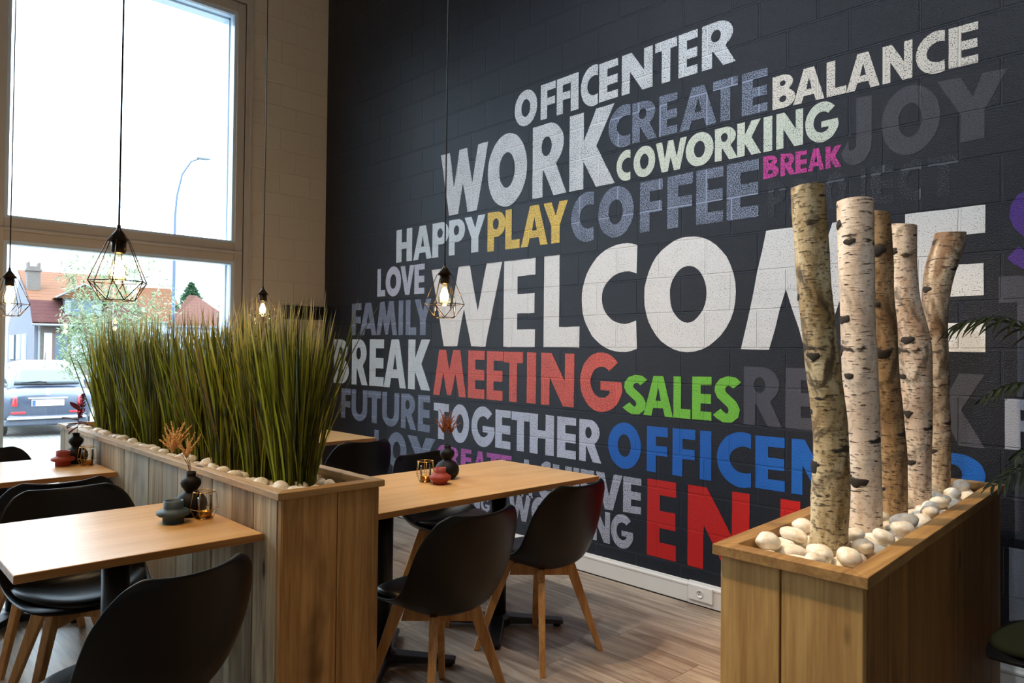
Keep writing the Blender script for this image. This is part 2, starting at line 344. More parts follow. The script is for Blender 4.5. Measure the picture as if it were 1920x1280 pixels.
# ------------------------------------------------------------------ painted words
def arc(cx, cy, rx, ry, a0, a1, n=18):
    return [(cx+rx*math.cos(math.radians(a0+(a1-a0)*i/n)), cy+ry*math.sin(math.radians(a0+(a1-a0)*i/n))) for i in range(n+1)]
def stroke(pts, hx, hy):
    l, r = [], []
    for i, (x, y) in enumerate(pts):
        a = pts[max(i-1, 0)]; b = pts[min(i+1, len(pts)-1)]; dx, dy = (b[0]-a[0])/hx, (b[1]-a[1])/hy; d = math.hypot(dx, dy)
        nx, ny = -dy/d, dx/d; l.append((x+nx*hx, y+ny*hy)); r.append((x-nx*hx, y-ny*hy))
    return l+r[::-1]
def glyph(c):
    if c == 'I': return [[(0,0),(1,0),(1,1),(0,1)]]
    if c == 'E': return [[(0,0),(1,0),(1,.2),(.44,.2),(.44,.385),(.98,.385),(.98,.605),(.44,.605),(.44,.81),(1,.81),(1,1),(0,1)]]
    if c == 'F': return [[(0,0),(.44,0),(.44,.37),(.97,.37),(.97,.58),(.44,.58),(.44,.79),(1,.79),(1,1),(0,1)]]
    if c == 'L': return [[(0,0),(1,0),(1,.22),(.44,.22),(.44,1),(0,1)]]
    if c == 'T': return [[(.31,0),(.70,0),(.70,.78),(1,.78),(1,1),(0,1),(0,.78),(.31,.78)]]
    if c == 'H': return [[(0,0),(.34,0),(.34,.40),(.66,.40),(.66,0),(1,0),(1,1),(.66,1),(.66,.60),(.34,.60),(.34,1),(0,1)]]
    if c == 'N': return [[(0,0),(.27,0),(.27,.54),(.68,0),(1,0),(1,1),(.73,1),(.73,.47),(.32,1),(0,1)]]
    if c == 'M': return [[(0,0),(.20,0),(.315,.5),(.44,.02),(.56,.02),(.685,.5),(.80,0),(1,0),(.82,1),(.61,1),(.50,.55),(.39,1),(.18,1)]]
    if c == 'W': return [[(.20,0),(.40,0),(.49,.47),(.60,0),(.79,0),(1,1),(.80,1),(.685,.43),(.57,1),(.41,1),(.30,.43),(.205,1),(0,1)]]
    if c == 'A': return [[(0,0),(.27,0),(.34,.2),(.67,.2),(.73,0),(1,0),(.67,1),(.34,1)], [(.42,.38),(.60,.38),(.51,.72)]]
    if c == 'V': return [[(0,1),(.32,1),(.51,.36),(.68,1),(1,1),(.66,0),(.36,0)]]
    if c == 'Y': return [[(0,1),(.34,1),(.52,.66),(.66,1),(1,1),(.68,.42),(.68,0),(.34,0),(.34,.42)]]
    if c == 'K': return [[(0,0),(.32,0),(.32,.36),(.60,0),(1,0),(.60,.52),(.98,1),(.60,1),(.32,.62),(.32,1),(0,1)]]
    if c == 'X': return [[(0,0),(.34,0),(.5,.3),(.66,0),(1,0),(.69,.5),(1,1),(.66,1),(.5,.7),(.34,1),(0,1),(.31,.5)]]
    if c == 'O': return [arc(.5,.5,.5,.53,0,360,40)[:-1], arc(.5,.5,.2,.26,0,360,32)[:-1]]
    if c == 'C': return [arc(.74,.5,.74,.54,69,291,30)+arc(.80,.5,.42,.26,-62,-298,24)]
    if c == 'G': return [arc(.52,.5,.52,.54,42,345,36)+[(1,.52),(.5,.52),(.5,.355),(.72,.355)]+arc(.53,.5,.27,.28,-44,-312,24)]
    if c == 'J': return [[(.5,1),(1,1)]+arc(.48,.28,.52,.30,0,-140,16)+[(0,.19),(.24,.37)]+arc(.34,.30,.16,.09,-120,0,6)]
    if c == 'U': return [[(0,1)]+arc(.5,.36,.5,.38,180,360,20)+[(1,1),(.72,1)]+arc(.5,.38,.22,.18,0,-180,14)+[(.28,1)]]
    if c == 'P': return [[(0,0),(.37,0),(.37,.36)]+arc(.55,.68,.45,.32,-88,88,18)+[(0,1)], arc(.47,.69,.17,.14,0,360,18)[:-1]]
    if c == 'R': return [[(0,0),(.31,0),(.31,.36),(.34,.36),(.64,0),(1,0),(.70,.42)]+arc(.46,.70,.46,.30,-52,88,16)+[(0,1)], arc(.42,.69,.15,.135,0,360,18)[:-1]]
    if c == 'B': return [[(0,0)]+arc(.5,.28,.5,.28,-90,62,14)+arc(.46,.76,.44,.24,-48,90,12)+[(0,1)], arc(.46,.275,.16,.10,0,360,14)[:-1], arc(.45,.745,.13,.085,0,360,14)[:-1]]
    if c == 'S':
        return [stroke([(.90,.82),(.74,.90),(.55,.915),(.36,.88),(.24,.79),(.22,.70),(.30,.60),(.50,.50),(.70,.40),(.79,.29),(.75,.17),(.60,.095),(.42,.09),(.24,.15),(.10,.22)], .215, .105)]
WORDS=[
('WELCOME','white',[-0.0035,2.0153,-0.0067,1.4215],[(1.674,2.491),(2.512,2.822),(2.903,3.218),(3.235,3.663),(3.716,4.304),(4.335,5.108),(5.128,5.436)]),
('MEETING','coral',[-0.0155,1.4101,-0.0077,1.0433],[(1.712,2.11),(2.132,2.317),(2.34,2.509),(2.516,2.711),(2.75,2.837),(2.884,3.177),(3.228,3.556)]),
('SALES','green',[0.0145,1.1828,-0.0061,1.0316],[(3.574,3.733),(3.717,3.919),(3.922,4.033),(4.043,4.163),(4.18,4.329)]),
('RELAX','slate',[-0.0105,1.3493,-0.0145,1.0655],[(4.352,4.561),(4.578,4.756),(4.79,4.942),(4.949,5.161),(5.161,5.433)]),
('OFFICENTER','blue',[0.006,0.9239,-0.0033,0.6976],[(3.458,3.701),(3.743,3.886),(3.918,4.065),(4.094,4.164),(4.198,4.394),(4.418,4.576),(4.611,4.813),(4.826,4.982),(5.006,5.183),(5.217,5.455)]),
('ENJOY','red',[0.0043,0.6266,-0.0155,0.2625],[(3.749,3.944),(4.02,4.388),(4.454,4.655),(4.697,4.976),(4.976,5.185)]),
('JOY','gray',[-0.0392,2.762,0.0249,2.1413],[(4.847,4.985),(5.028,5.267),(5.257,5.515)]),
('BALANCE','cream',[-0.0048,2.7984,-0.0126,2.667],[(4.503,4.622),(4.611,4.767),(4.777,4.87),(4.87,5.019),(5.031,5.157),(5.171,5.285),(5.3,5.41)]),
('OFFICENTER','cool',[0.0022,3.1584,-0.0059,2.9459],[(2.604,2.823),(2.857,2.992),(3.004,3.125),(3.127,3.193),(3.213,3.353),(3.363,3.51),(3.54,3.764),(3.782,3.93),(3.941,4.064),(4.091,4.296)]),
('WORK','cool',[-0.0018,2.8995,-0.0051,2.4209],[(1.775,2.329),(2.328,2.732),(2.786,3.095),(3.121,3.492)]),
('CREATE','steel',[-0.0214,2.9329,-0.003,2.6289],[(3.441,3.607),(3.621,3.799),(3.813,3.936),(3.95,4.185),(4.162,4.309),(4.332,4.475)]),
('COWORKING','mint',[0.0031,2.5696,-0.005,2.4265],[(3.505,3.609),(3.632,3.787),(3.791,3.998),(3.992,4.167),(4.175,4.309),(4.307,4.442),(4.455,4.502),(4.524,4.662),(4.673,4.831)]),
('COFFEE','steel',[0.0061,2.351,-0.0005,2.0794],[(3.139,3.329),(3.364,3.637),(3.681,3.842),(3.872,4.04),(4.061,4.227),(4.248,4.429)]),
('BREAK','pink',[-0.0386,2.5526,-0.0093,2.3068],[(4.454,4.538),(4.547,4.624),(4.624,4.682),(4.687,4.767),(4.773,4.849)]),
('PROJECT','faint',[-0.0129,2.2984,-0.0064,2.092],[(4.482,4.575),(4.599,4.708),(4.771,4.87),(4.915,4.959),(4.983,5.078),(5.098,5.193),(5.221,5.336)]),
('HAPPY','ice',[-0.0082,2.3875,-0.0065,2.1148],[(1.186,1.408),(1.427,1.671),(1.679,1.885),(1.887,2.078),(2.072,2.307)]),
('PLAY','gold',[-0.0206,2.4205,-0.0068,2.1066],[(2.332,2.521),(2.521,2.666),(2.679,2.932),(2.891,3.11)]),
('LOVE','lilac',[-0.0089,2.0821,-0.0135,1.8493],[(0.907,1.027),(1.034,1.259),(1.251,1.444),(1.446,1.581)]),
('FAMILY','dusk',[-0.0059,1.7948,-0.0101,1.5132],[(0.498,0.656),(0.634,0.901),(0.901,1.211),(1.232,1.295),(1.333,1.479),(1.455,1.676)]),
('BREAK','ice',[-0.008,1.4741,-0.0053,1.0679],[(0.194,0.459),(0.51,0.771),(0.8,1.02),(1.023,1.347),(1.375,1.672)]),
('FUTURE','dusk',[-0.0034,1.024,-0.0194,0.7614],[(0.336,0.497),(0.515,0.772),(0.783,0.983),(1.006,1.255),(1.284,1.493),(1.517,1.673)]),
('JOY','dusk',[-0.0051,0.6926,-0.0036,0.4061],[(0.823,0.958),(1.089,1.367),(1.377,1.748)]),
('TOGETHER','lilac',[-0.0115,0.9881,-0.0028,0.6976],[(1.724,1.91),(1.936,2.15),(2.177,2.425),(2.438,2.594),(2.604,2.78),(2.783,3.006),(3.035,3.197),(3.225,3.403)]),
('CREATE','orchid',[0.0015,0.6415,-0.0062,0.5103],[(1.772,1.879),(1.896,2.041),(2.06,2.181),(2.211,2.338),(2.35,2.495),(2.501,2.608)]),
('ACHIEVE','pale',[-0.0068,0.6584,0.0435,0.2657],[(2.69,2.817),(2.862,2.978),(3.0,3.164),(3.179,3.228),(3.24,3.348),(3.363,3.567),(3.574,3.705)]),
('WORKING','pale',[0.0,0.3985,-0.0079,0.2383],[(2.58,2.802),(2.807,2.964),(2.985,3.135),(3.147,3.285),(3.289,3.32),(3.335,3.476),(3.484,3.646)]),
('ING','pale',[0.0,0.321,0.0,0.22],[(2.111,2.149),(2.165,2.281),(2.291,2.388)]),
('S','purple',[0.0,2.032,0.0,1.723],[(5.519,5.648)]),
('T','slate',[0.0,1.693,0.0,1.205],[(5.483,5.69)]),
('F','ash',[0.0,1.1965,0.0,0.9925],[(5.504,5.625)]),
('L','slate',[0.0,0.964,0.0,0.635],[(5.538,5.672)]),
('E','ash',[0.0,0.597,0.0,0.303],[(5.518,5.68)]),
]

COLS = dict(white=((232,231,230),.82), coral=((226,98,86),.66), green=((118,196,62),.80), slate=((70,71,82),.86), blue=((18,96,186),.93), red=((192,22,18),.92),
    gray=((70,70,78),.74), cream=((232,226,216),.70), cool=((216,221,228),.66), steel=((142,154,180),.52), mint=((214,222,208),.74), pink=((216,62,162),.62),
    faint=((84,88,98),.34), ice=((208,220,230),.75), gold=((236,200,92),.66), lilac=((196,202,222),.72), dusk=((140,152,178),.60), orchid=((200,96,190),.62),
    purple=((78,44,134),.86), pale=((172,176,194),.68), ash=((150,156,170),.95))  # ash is the pale paint darkened, lack of light put in the colour
pm = {k: paint_material(k, c, cv) for k, (c, cv) in COLS.items()}
SAY = dict(white='very large white', coral='coral red speckled', green='lime green', slate='dark slate grey', blue='bright blue', red='large red', gray='large dark grey', cream='cream white',
    cool='speckled white', steel='speckled blue-grey', mint='pale mint white', pink='magenta pink', faint='barely visible dark grey', ice='icy white', gold='speckled gold', lilac='pale lilac-grey',
    dusk='dusky blue-grey', orchid='orchid pink', purple='deep purple', pale='pale violet-grey', ash='light ash grey')
for text, colr, (ft1, ft0, fb1, fb0), xs in WORDS:
    mb = MB()
    for ch, (x0, x1) in zip(text, xs):
        loops = glyph(ch); w = x1-x0
        def P3(u, v, y):
            u += .008*noise.noise(Vector((u*9, v*9, x0*7))); v += .006*noise.noise(Vector((u*9, v*9, x0*7+3)))
            x = x0+u*w; zb = fb1*x+fb0; zt = ft1*x+ft0; return (x, y, zb+v*(zt-zb))
        ls = []
        for lp in loops:                                     # split long edges so the hand-drawn wobble shows
            q = []
            for i, a in enumerate(lp):
                b = lp[(i+1) % len(lp)]; n = max(1, int(math.hypot((b[0]-a[0])*w, (b[1]-a[1])*.3)/.05))
                q += [(a[0]+(b[0]-a[0])*k/n, a[1]+(b[1]-a[1])*k/n) for k in range(n)]
            ls.append(q)
        tri = tessellate_polygon([[Vector((u*w, v*.4, 0)) for u, v in q] for q in ls])
        flat = [pt for q in ls for pt in q]
        mb.add([P3(u, v, -.0014) for u, v in flat], [tuple(t) for t in tri])
        for q in ls:
            n = len(q); mb.add([P3(u, v, -.0014) for u, v in q]+[P3(u, v, .0005) for u, v in q], [(i, (i+1) % n, (i+1) % n+n, i+n) for i in range(n)])
    o = mb.build('painted_word', pm[colr], wall_back, fix=False)
    me = o.data; bm = bmesh.new(); bm.from_mesh(me)
    for f in bm.faces:
        if abs(f.normal.y) > .9 and f.normal.y > 0: f.normal_flip()
    bm.to_mesh(me); bm.free()
    o['label'] = SAY[colr]+(' painted lettering '+text if len(text) > 1 else ' painted letter '+text)
# black box fixed high in the corner, on the pale blocks
wbx = thing('wall_mounted_box', 'small black box mounted on pale blocks in the corner behind grass', 'box', (0, -.215, 1.715))
MB().box(0, .075, -.213, .213, -.062, .062).build('housing', M_black, wbx, bevel=.004)
MB().box(.066, .079, -.19, .19, -.050, .035).build('front_panel', M_bronze, wbx, bevel=.003)
# ------------------------------------------------------------------ planters
LG = lin((206, 196, 172)); 
W_long = wood_material('weathered_boards_long', lin((222, 200, 158)), lin((122, 94, 60)), 2, (0, .1822, .188), .7, .9, .6, True, lin((204, 204, 190)))
W_end = wood_material('weathered_boards_end', lin((208, 160, 96)), lin((152, 106, 56)), 2, (1, .19, -2.2), .62, .9, .15)
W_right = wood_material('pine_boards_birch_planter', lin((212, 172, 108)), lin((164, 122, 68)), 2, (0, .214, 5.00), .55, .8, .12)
W_rside = wood_material('pine_boards_birch_planter_side_shaded', lin((166, 118, 62)), lin((116, 76, 36)), 2, (1, .16, -1.76), .55, .8, .2)  # same pine as the front, side faces' shade put into the colour
W_capx = wood_material('pine_cap_along', lin((204, 176, 134)), lin((148, 116, 78)), 0, None, .6, .9, knots=True, grey=None)
W_capy = wood_material('pine_cap_across', lin((184, 144, 88)), lin((136, 98, 54)), 1, None, .55, .9)
M_stonebed = plain('stone_bed', (206, 188, 158), .8)
# long planter with grass: x 1.07..4.02, y -2.40..-2.02
pl = thing('grass_planter', 'long weathered wooden planter box dividing the tables, full of tall grass', 'planter', (2.545, -2.21, 0)); pc = Vector(pl.location)
def shifted(mb, c): mb.v = [(x-c.x, y-c.y, z-c.z) for x, y, z in mb.v]; return mb
def boards(mb, axis, edges, other0, other1, z0, z1, gap=.0045):
    for a, b in zip(edges, edges[1:]):
        j = R.uniform(-.0012, .0012)
        if axis == 0: mb.box(a+gap/2, b-gap/2, other0+j, other1+j, z0, z1)
        else: mb.box(other0+j, other1+j, a+gap/2, b-gap/2, z0, z1)
    return mb
ex = [1.085]+[.188+.1822*k for k in range(6, 21)]+[4.008]
shifted(boards(MB(), 0, ex, -2.400, -2.378, .01, .876), pc).build('side_panel', W_long, pl, bevel=.002)
shifted(boards(MB(), 0, ex, -2.042, -2.020, .01, .876), pc).build('side_panel', W_long, pl, bevel=.002)
shifted(boards(MB(), 1, [-2.3995, -2.19, -2.0205], 4.009, 4.031, .01, .876, .004), pc).build('end_panel', W_end, pl, bevel=.002)
shifted(boards(MB(), 1, [-2.376, -2.2, -2.044], 1.075, 1.097, .01, .876), pc).build('end_panel', W_long, pl, bevel=.002)
def cap(c, q, inn, z0, z1, mats, parent):
    """four mitred rim boards on outer corners q (ccw) and inner corners inn"""
    for k in range(4):
        a, b, ia, ib = q[k], q[(k+1) % 4], inn[k], inn[(k+1) % 4]; e = .0006
        o = MB(); o.hexa([(*a, z0), (*b, z0), (*ib, z0), (*ia, z0)], [(*a, z1), (*b, z1), (*ib, z1), (*ia, z1)])
        shifted(o, c).build('rim_board', mats[k % 2], parent, bevel=.002)
cap(pc, [(1.06, -2.414), (4.043, -2.414), (4.043, -2.006), (1.06, -2.006)], [(1.105, -2.37), (3.99, -2.37), (3.99, -2.05), (1.105, -2.05)], .8765, .900, (W_capx, W_capy), pl)
o = shifted(MB().box(1.1, 4.006, -2.376, -2.044, .82, .856), pc).build('stone_bed', M_stonebed, pl)
# birch planter
FL, FR, BR, BL = (5.260, -1.785), (5.622, -1.785), (5.524, -.155), (5.162, -.155)
br = thing('birch_planter', 'pine board planter box holding birch logs and white pebbles', 'planter', (5.39, -.97, 0)); bc = Vector(br.location)
def lerp(a, b, t): return (a[0]+(b[0]-a[0])*t, a[1]+(b[1]-a[1])*t)
def skew_boards(A, B, ts, th, z0, z1, gap):
    mb = MB(); d = Vector((B[0]-A[0], B[1]-A[1])); ln = d.length; n = Vector((-d.y, d.x))/ln*th
    for a, b in zip(ts, ts[1:]):
        j = R.uniform(-.001, .001); nn = n*(1+j)
        p, q = lerp(A, B, a+gap/2/ln), lerp(A, B, b-gap/2/ln)
        mb.hexa([(*p, z0), (*q, z0), (q[0]+nn.x, q[1]+nn.y, z0), (p[0]+nn.x, p[1]+nn.y, z0)], [(*p, z1), (*q, z1), (q[0]+nn.x, q[1]+nn.y, z1), (p[0]+nn.x, p[1]+nn.y, z1)])
    return shifted(mb, bc)
skew_boards(FL, FR, [0, .455, 1], .022, .01, .842, .005).build('front_panel', W_right, br, bevel=.002)
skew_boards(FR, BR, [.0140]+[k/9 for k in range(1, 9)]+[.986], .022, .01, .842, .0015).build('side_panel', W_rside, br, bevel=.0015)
skew_boards(BR, BL, [0, .5, 1], .022, .01, .842, .003).build('back_panel', W_right, br, bevel=.002)
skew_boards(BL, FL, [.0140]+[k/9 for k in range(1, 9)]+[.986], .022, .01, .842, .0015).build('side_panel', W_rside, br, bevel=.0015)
cap(bc, [(5.246, -1.80), (5.636, -1.80), (5.535, -.14), (5.148, -.14)], [(5.292, -1.752), (5.583, -1.752), (5.486, -.19), (5.196, -.19)], .8425, .870, (W_capy, W_capy), br)
shifted(MB().hexa([(5.285, -1.76, .76), (5.592, -1.76, .76), (5.497, -.18, .76), (5.19, -.18, .76)], [(5.285, -1.76, .806), (5.592, -1.76, .806), (5.497, -.18, .806), (5.19, -.18, .806)]), bc).build('stone_bed', M_stonebed, br)

# ------------------------------------------------------------------ birch logs
def birch_material(name, base, tint, amount, dark):
    m, nt, p = mat(name); P = opos(nt)
    dash = noise_(nt, scalev(nt, P, (26, 26, 150)), 1.0, 3, .6)
    patch = noise_(nt, scalev(nt, P, (11, 11, 9)), 1.0, 4, .6, .8)
    tn = noise_(nt, scalev(nt, P, (14, 14, 5)), 1.0, 4, .6, .5)
    c = mixc(nt, math_(nt, 'MULTIPLY', ramp(nt, tn, .36, .62), amount), lin(base), lin(tint))
    fl = noise_(nt, scalev(nt, P, (60, 60, 95)), 1.0, 4, .65)
    c = mixc(nt, math_(nt, 'MULTIPLY', ramp(nt, fl, .52, .66), .75*dark+.15), c, tuple(v*.32 for v in lin(tint)))
    c = mixc(nt, ramp(nt, dash, .585, .66), c, lin((66, 50, 38)))
    sc = noise_(nt, scalev(nt, P, (9, 9, 26)), 1.0, 3, .6)
    c = mixc(nt, ramp(nt, sc, .60, .67), c, lin((52, 42, 34)))
    c = mixc(nt, math_(nt, 'MULTIPLY', ramp(nt, patch, .50, .66), dark), c, lin((72, 58, 36)))
    L(nt, c, p.inputs['Base Color']); p.inputs['Roughness'].default_value = .62
    L(nt, bump(nt, math_(nt, 'ADD', dash, patch), .28, .004), p.inputs['Normal']); return m
M_knot = plain('birch_knot_black', (40, 33, 28), .8)
M_cut = plain('birch_cut_wood', (190, 138, 84), .7)
B1 = birch_material('birch_bark_yellow', (222, 208, 172), (150, 118, 62), .9, .95)
B2 = birch_material('birch_bark_white', (236, 224, 210), (206, 170, 134), .5, .35)
B3 = birch_material('birch_bark_brown', (190, 160, 120), (118, 84, 48), .95, .8)
B4 = birch_material('birch_bark_peeling', (232, 218, 200), (172, 128, 92), .75, .75)
B5 = birch_material('birch_bark_grey', (214, 196, 170), (120, 88, 58), .95, .7)
LOGS = [
 (B1, 'yellowish birch log leaning left, nearest the front of the birch planter', [(5.422,-1.506,.78,.0490),(5.426,-1.504,.927,.0490),(5.428,-1.505,1.008,.0499),(5.431,-1.504,1.102,.0455),(5.427,-1.51,1.191,.0448),(5.417,-1.523,1.311,.0441),(5.409,-1.534,1.43,.0434),(5.4,-1.546,1.549,.043),(5.395,-1.554,1.675,.0434),(5.389,-1.564,1.818,.0443)], [(200,1.52,.016),(260,1.36,.014),(215,1.06,.024),(225,1.21,.011)]),
 (B2, 'straight white birch log, second from the front of the birch planter', [(5.406,-1.208,.78,.0515),(5.406,-1.209,.878,.0514),(5.406,-1.211,.97,.049),(5.407,-1.212,1.09,.0457),(5.403,-1.218,1.174,.0477),(5.399,-1.226,1.307,.0506),(5.396,-1.233,1.438,.049),(5.394,-1.237,1.572,.0498),(5.393,-1.242,1.711,.0514),(5.392,-1.245,1.828,.0515)], [(215,1.755,.018),(270,1.70,.012),(235,1.47,.016),(205,1.37,.012),(250,1.30,.012),(215,1.11,.012),(265,.985,.02),(225,1.0,.012)]),
 (B3, 'brownish birch log half hidden behind the straight white log', [(5.394,-.936,.78,.0446),(5.395,-.936,.936,.0437),(5.394,-.94,1.067,.0437),(5.388,-.949,1.158,.0446),(5.377,-.964,1.303,.0451),(5.372,-.972,1.446,.0459),(5.365,-.983,1.591,.0455),(5.361,-.99,1.737,.0481),(5.356,-.998,1.831,.0464)], [(285,1.37,.019),(270,1.53,.012),(290,1.70,.02),(240,.93,.011)]),
 (B4, 'peeling birch log with a bulging middle, fourth from the front', [(5.384,-.659,.78,.0417),(5.385,-.664,1.044,.0445),(5.384,-.666,1.142,.049),(5.382,-.672,1.299,.0528),(5.38,-.676,1.379,.053),(5.377,-.682,1.454,.053),(5.363,-.697,1.517,.0464),(5.355,-.708,1.611,.0436),(5.35,-.716,1.729,.0445),(5.35,-.718,1.829,.048)], [(240,1.73,.018),(260,1.42,.018),(230,1.29,.013),(250,1.16,.014),(255,.99,.012)]),
 (B5, 'birch log with a crooked top bending right, furthest back in the planter', [(5.367,-.351,.78,.0385),(5.367,-.357,1.093,.0398),(5.364,-.361,1.124,.0402),(5.359,-.37,1.295,.0443),(5.356,-.378,1.463,.0438),(5.357,-.378,1.55,.045),(5.361,-.376,1.634,.0484),(5.369,-.369,1.69,.0536),(5.384,-.354,1.752,.0566),(5.395,-.344,1.804,.0556),(5.402,-.338,1.843,.0525)], [(240,1.62,.014),(255,1.43,.01),(235,1.12,.012),(250,1.0,.012)]),
]
LOGXY = []
for li, (bm_, lab, pts, knots) in enumerate(LOGS):
    base = Vector(pts[0][:3]); LOGXY.append((base.x, base.y, pts[0][3]))
    def at_(z):
        for a, b in zip(pts, pts[1:]):
            if z <= b[2]: break
        t = (z-a[2])/(b[2]-a[2]); return Vector((a[0]+(b[0]-a[0])*t, a[1]+(b[1]-a[1])*t, z)), a[3]+(b[3]-a[3])*t
    nz_, n = 64, 26; vs = []
    z0, z1 = pts[0][2], pts[-1][2]
    for j in range(nz_+1):
        z = z0+(z1-z0)*j/nz_; zs = [max(z0, min(z1, z+d)) for d in (-.04, 0, .04)]
        c = sum((at_(q)[0] for q in zs), Vector())/3; c.z = z; r = sum(at_(q)[1] for q in zs)/3
        for k in range(n):
            a = 2*PI*k/n; w = noise.noise(Vector((math.cos(a)*1.6, math.sin(a)*1.6, z*9+li*13)))
            rr = r*(1+.055*w+.02*noise.noise(Vector((math.cos(a)*5, math.sin(a)*5, z*40+li*7))))
            vs.append((c.x+rr*math.cos(a)-base.x, c.y+rr*math.sin(a)-base.y, z-base.z+(.004*math.cos(a+li) if j == nz_ else 0)))
    mb = MB(); mb.add(vs, [(j*n+k, j*n+(k+1) % n, (j+1)*n+(k+1) % n, (j+1)*n+k) for j in range(nz_) for k in range(n)]+[tuple(range(n))[::-1]])
    lg = mb.build('birch_log', bm_, smooth=True); lg.location = base
    tag(lg, lab, 'log', 'birch logs in the pine planter')
    top = vs[nz_*n:]; MB().add([(x, y, z) for x, y, z in top], [tuple(range(n))]).build('cut_face', M_cut, lg)
    for a, z, s in knots:
        c, r = at_(z); a = math.radians(a); kb = MB().ball((0,0,0), s*1.25, 18, 10); q = c-base; vv_ = []
        for x, y, z_ in kb.v:                                # the scar wraps round the log
            w = 1+.45*noise.noise(Vector((x*70+z*9, z_*70, s*300))); t = a+x*1.2*w/r; rr = r*1.0+y*.13
            vv_.append((q.x+rr*math.cos(t), q.y+rr*math.sin(t), q.z+z_*.62*w+.25*abs(x)))
        kb.v = vv_
        kb.build('bark_knot', M_knot, lg, True)

# ------------------------------------------------------------------ pebbles
def stone_material(name, a, b):
    m, nt, p = mat(name); P = opos(nt); oi = N(nt, 'ShaderNodeObjectInfo')
    ad = N(nt, 'ShaderNodeVectorMath', operation='ADD'); L(nt, scalev(nt, P, (2.2, 2.2, 2.2)), ad.inputs[0])
    L(nt, math_(nt, 'MULTIPLY', oi.outputs['Random'], 50), ad.inputs[1])
    c = mixc(nt, ramp(nt, noise_(nt, ad.outputs[0], 1, 4, .6), .40, .72), lin(a), lin(b)); L(nt, c, p.inputs['Base Color'])
    p.inputs['Roughness'].default_value = .48; p.inputs['Subsurface Weight'].default_value = .08; p.inputs['Subsurface Radius'].default_value = (.02, .012, .006)
    return m
M_peb = stone_material('white_marble_pebble', (246, 240, 228), (226, 206, 176))
PEB = []
for k in range(7):
    bm = bmesh.new(); bmesh.ops.create_icosphere(bm, subdivisions=3, radius=1)
    ax = (R.uniform(.92, 1.0), R.uniform(.62, .86), R.uniform(.50, .66))
    for v in bm.verts:
        q = v.co.copy(); d = 1+.16*noise.noise(q*1.1+Vector((k*7, 3, 1)))+.05*noise.noise(q*2.7+Vector((k*5, 9, 4)))
        v.co = Vector((q.x*ax[0], q.y*ax[1], q.z*ax[2]))*d
    me = bpy.data.meshes.new('pebble'); bm.to_mesh(me); bm.free(); me.materials.append(M_peb)
    me.polygons.foreach_set('use_smooth', [True]*len(me.polygons)); PEB.append(me)
def scatter(inside, zf, n, rmin, rmax, label, group, placed, tries=9000, lim=999):
    got = 0
    for _ in range(tries):
        if got >= n: break
        x, y = inside(); r = R.uniform(rmin, rmax)
        ok = all(math.hypot(x-a, y-b) > (r+c)*.80 for a, b, c in placed)
        if not ok: continue
        placed.append((x, y, r)); got += 1
        o = bpy.data.objects.new('pebble', R.choice(PEB)); COL.objects.link(o)
        o.location = (x, y, zf(r)); o.scale = (r, r, r); o.rotation_euler = (R.uniform(-.3, .3), R.uniform(-.3, .3), R.uniform(0, 6.28))
        tag(o, label, 'pebble', group)
    return got
def in_birch():
    t = R.random(); x0 = 5.292+(5.196-5.292)*t; x1 = 5.583+(5.486-5.583)*t; return R.uniform(x0+.03, x1-.03), -1.752+t*1.562*R.uniform(.999, 1)+(.03 if t < .02 else 0)
lp = [(x, y, r+.004) for x, y, r in LOGXY]
LB1, GB1 = 'smooth white pebble lying in the birch planter', 'white pebbles in the birch planter'
scatter(in_birch, lambda r: .806+r*.52, 60, .036, .046, LB1, GB1, lp)
scatter(in_birch, lambda r: .806+r*.50, 120, .020, .034, LB1, GB1, lp)
LB2, GB2 = 'white pebble heaped on top of others among the birch logs', 'pebbles lying on top in the birch planter'
scatter(in_birch, lambda r: .846+r*.40, 34, .030, .046, LB2, GB2, [(x, y, r+.006) for x, y, r in LOGXY]+[(5.4, -1.74, .03)])
lp = []
def in_long():
    k = R.random()
    if k < .62: return R.uniform(1.14, 3.96), R.uniform(-2.348, -2.275)
    if k < .84: return R.uniform(3.78, 3.965), R.uniform(-2.34, -2.08)
    return R.uniform(1.2, 3.9), R.uniform(-2.12, -2.08)
LG1, GG1 = 'cream rounded pebble at the foot of the tall grass in the long planter', 'pebbles in the grass planter'
scatter(in_long, lambda r: .858+r*.55, 44, .028, .036, LG1, GG1, lp)
scatter(in_long, lambda r: .856+r*.50, 80, .018, .026, LG1, GG1, lp)

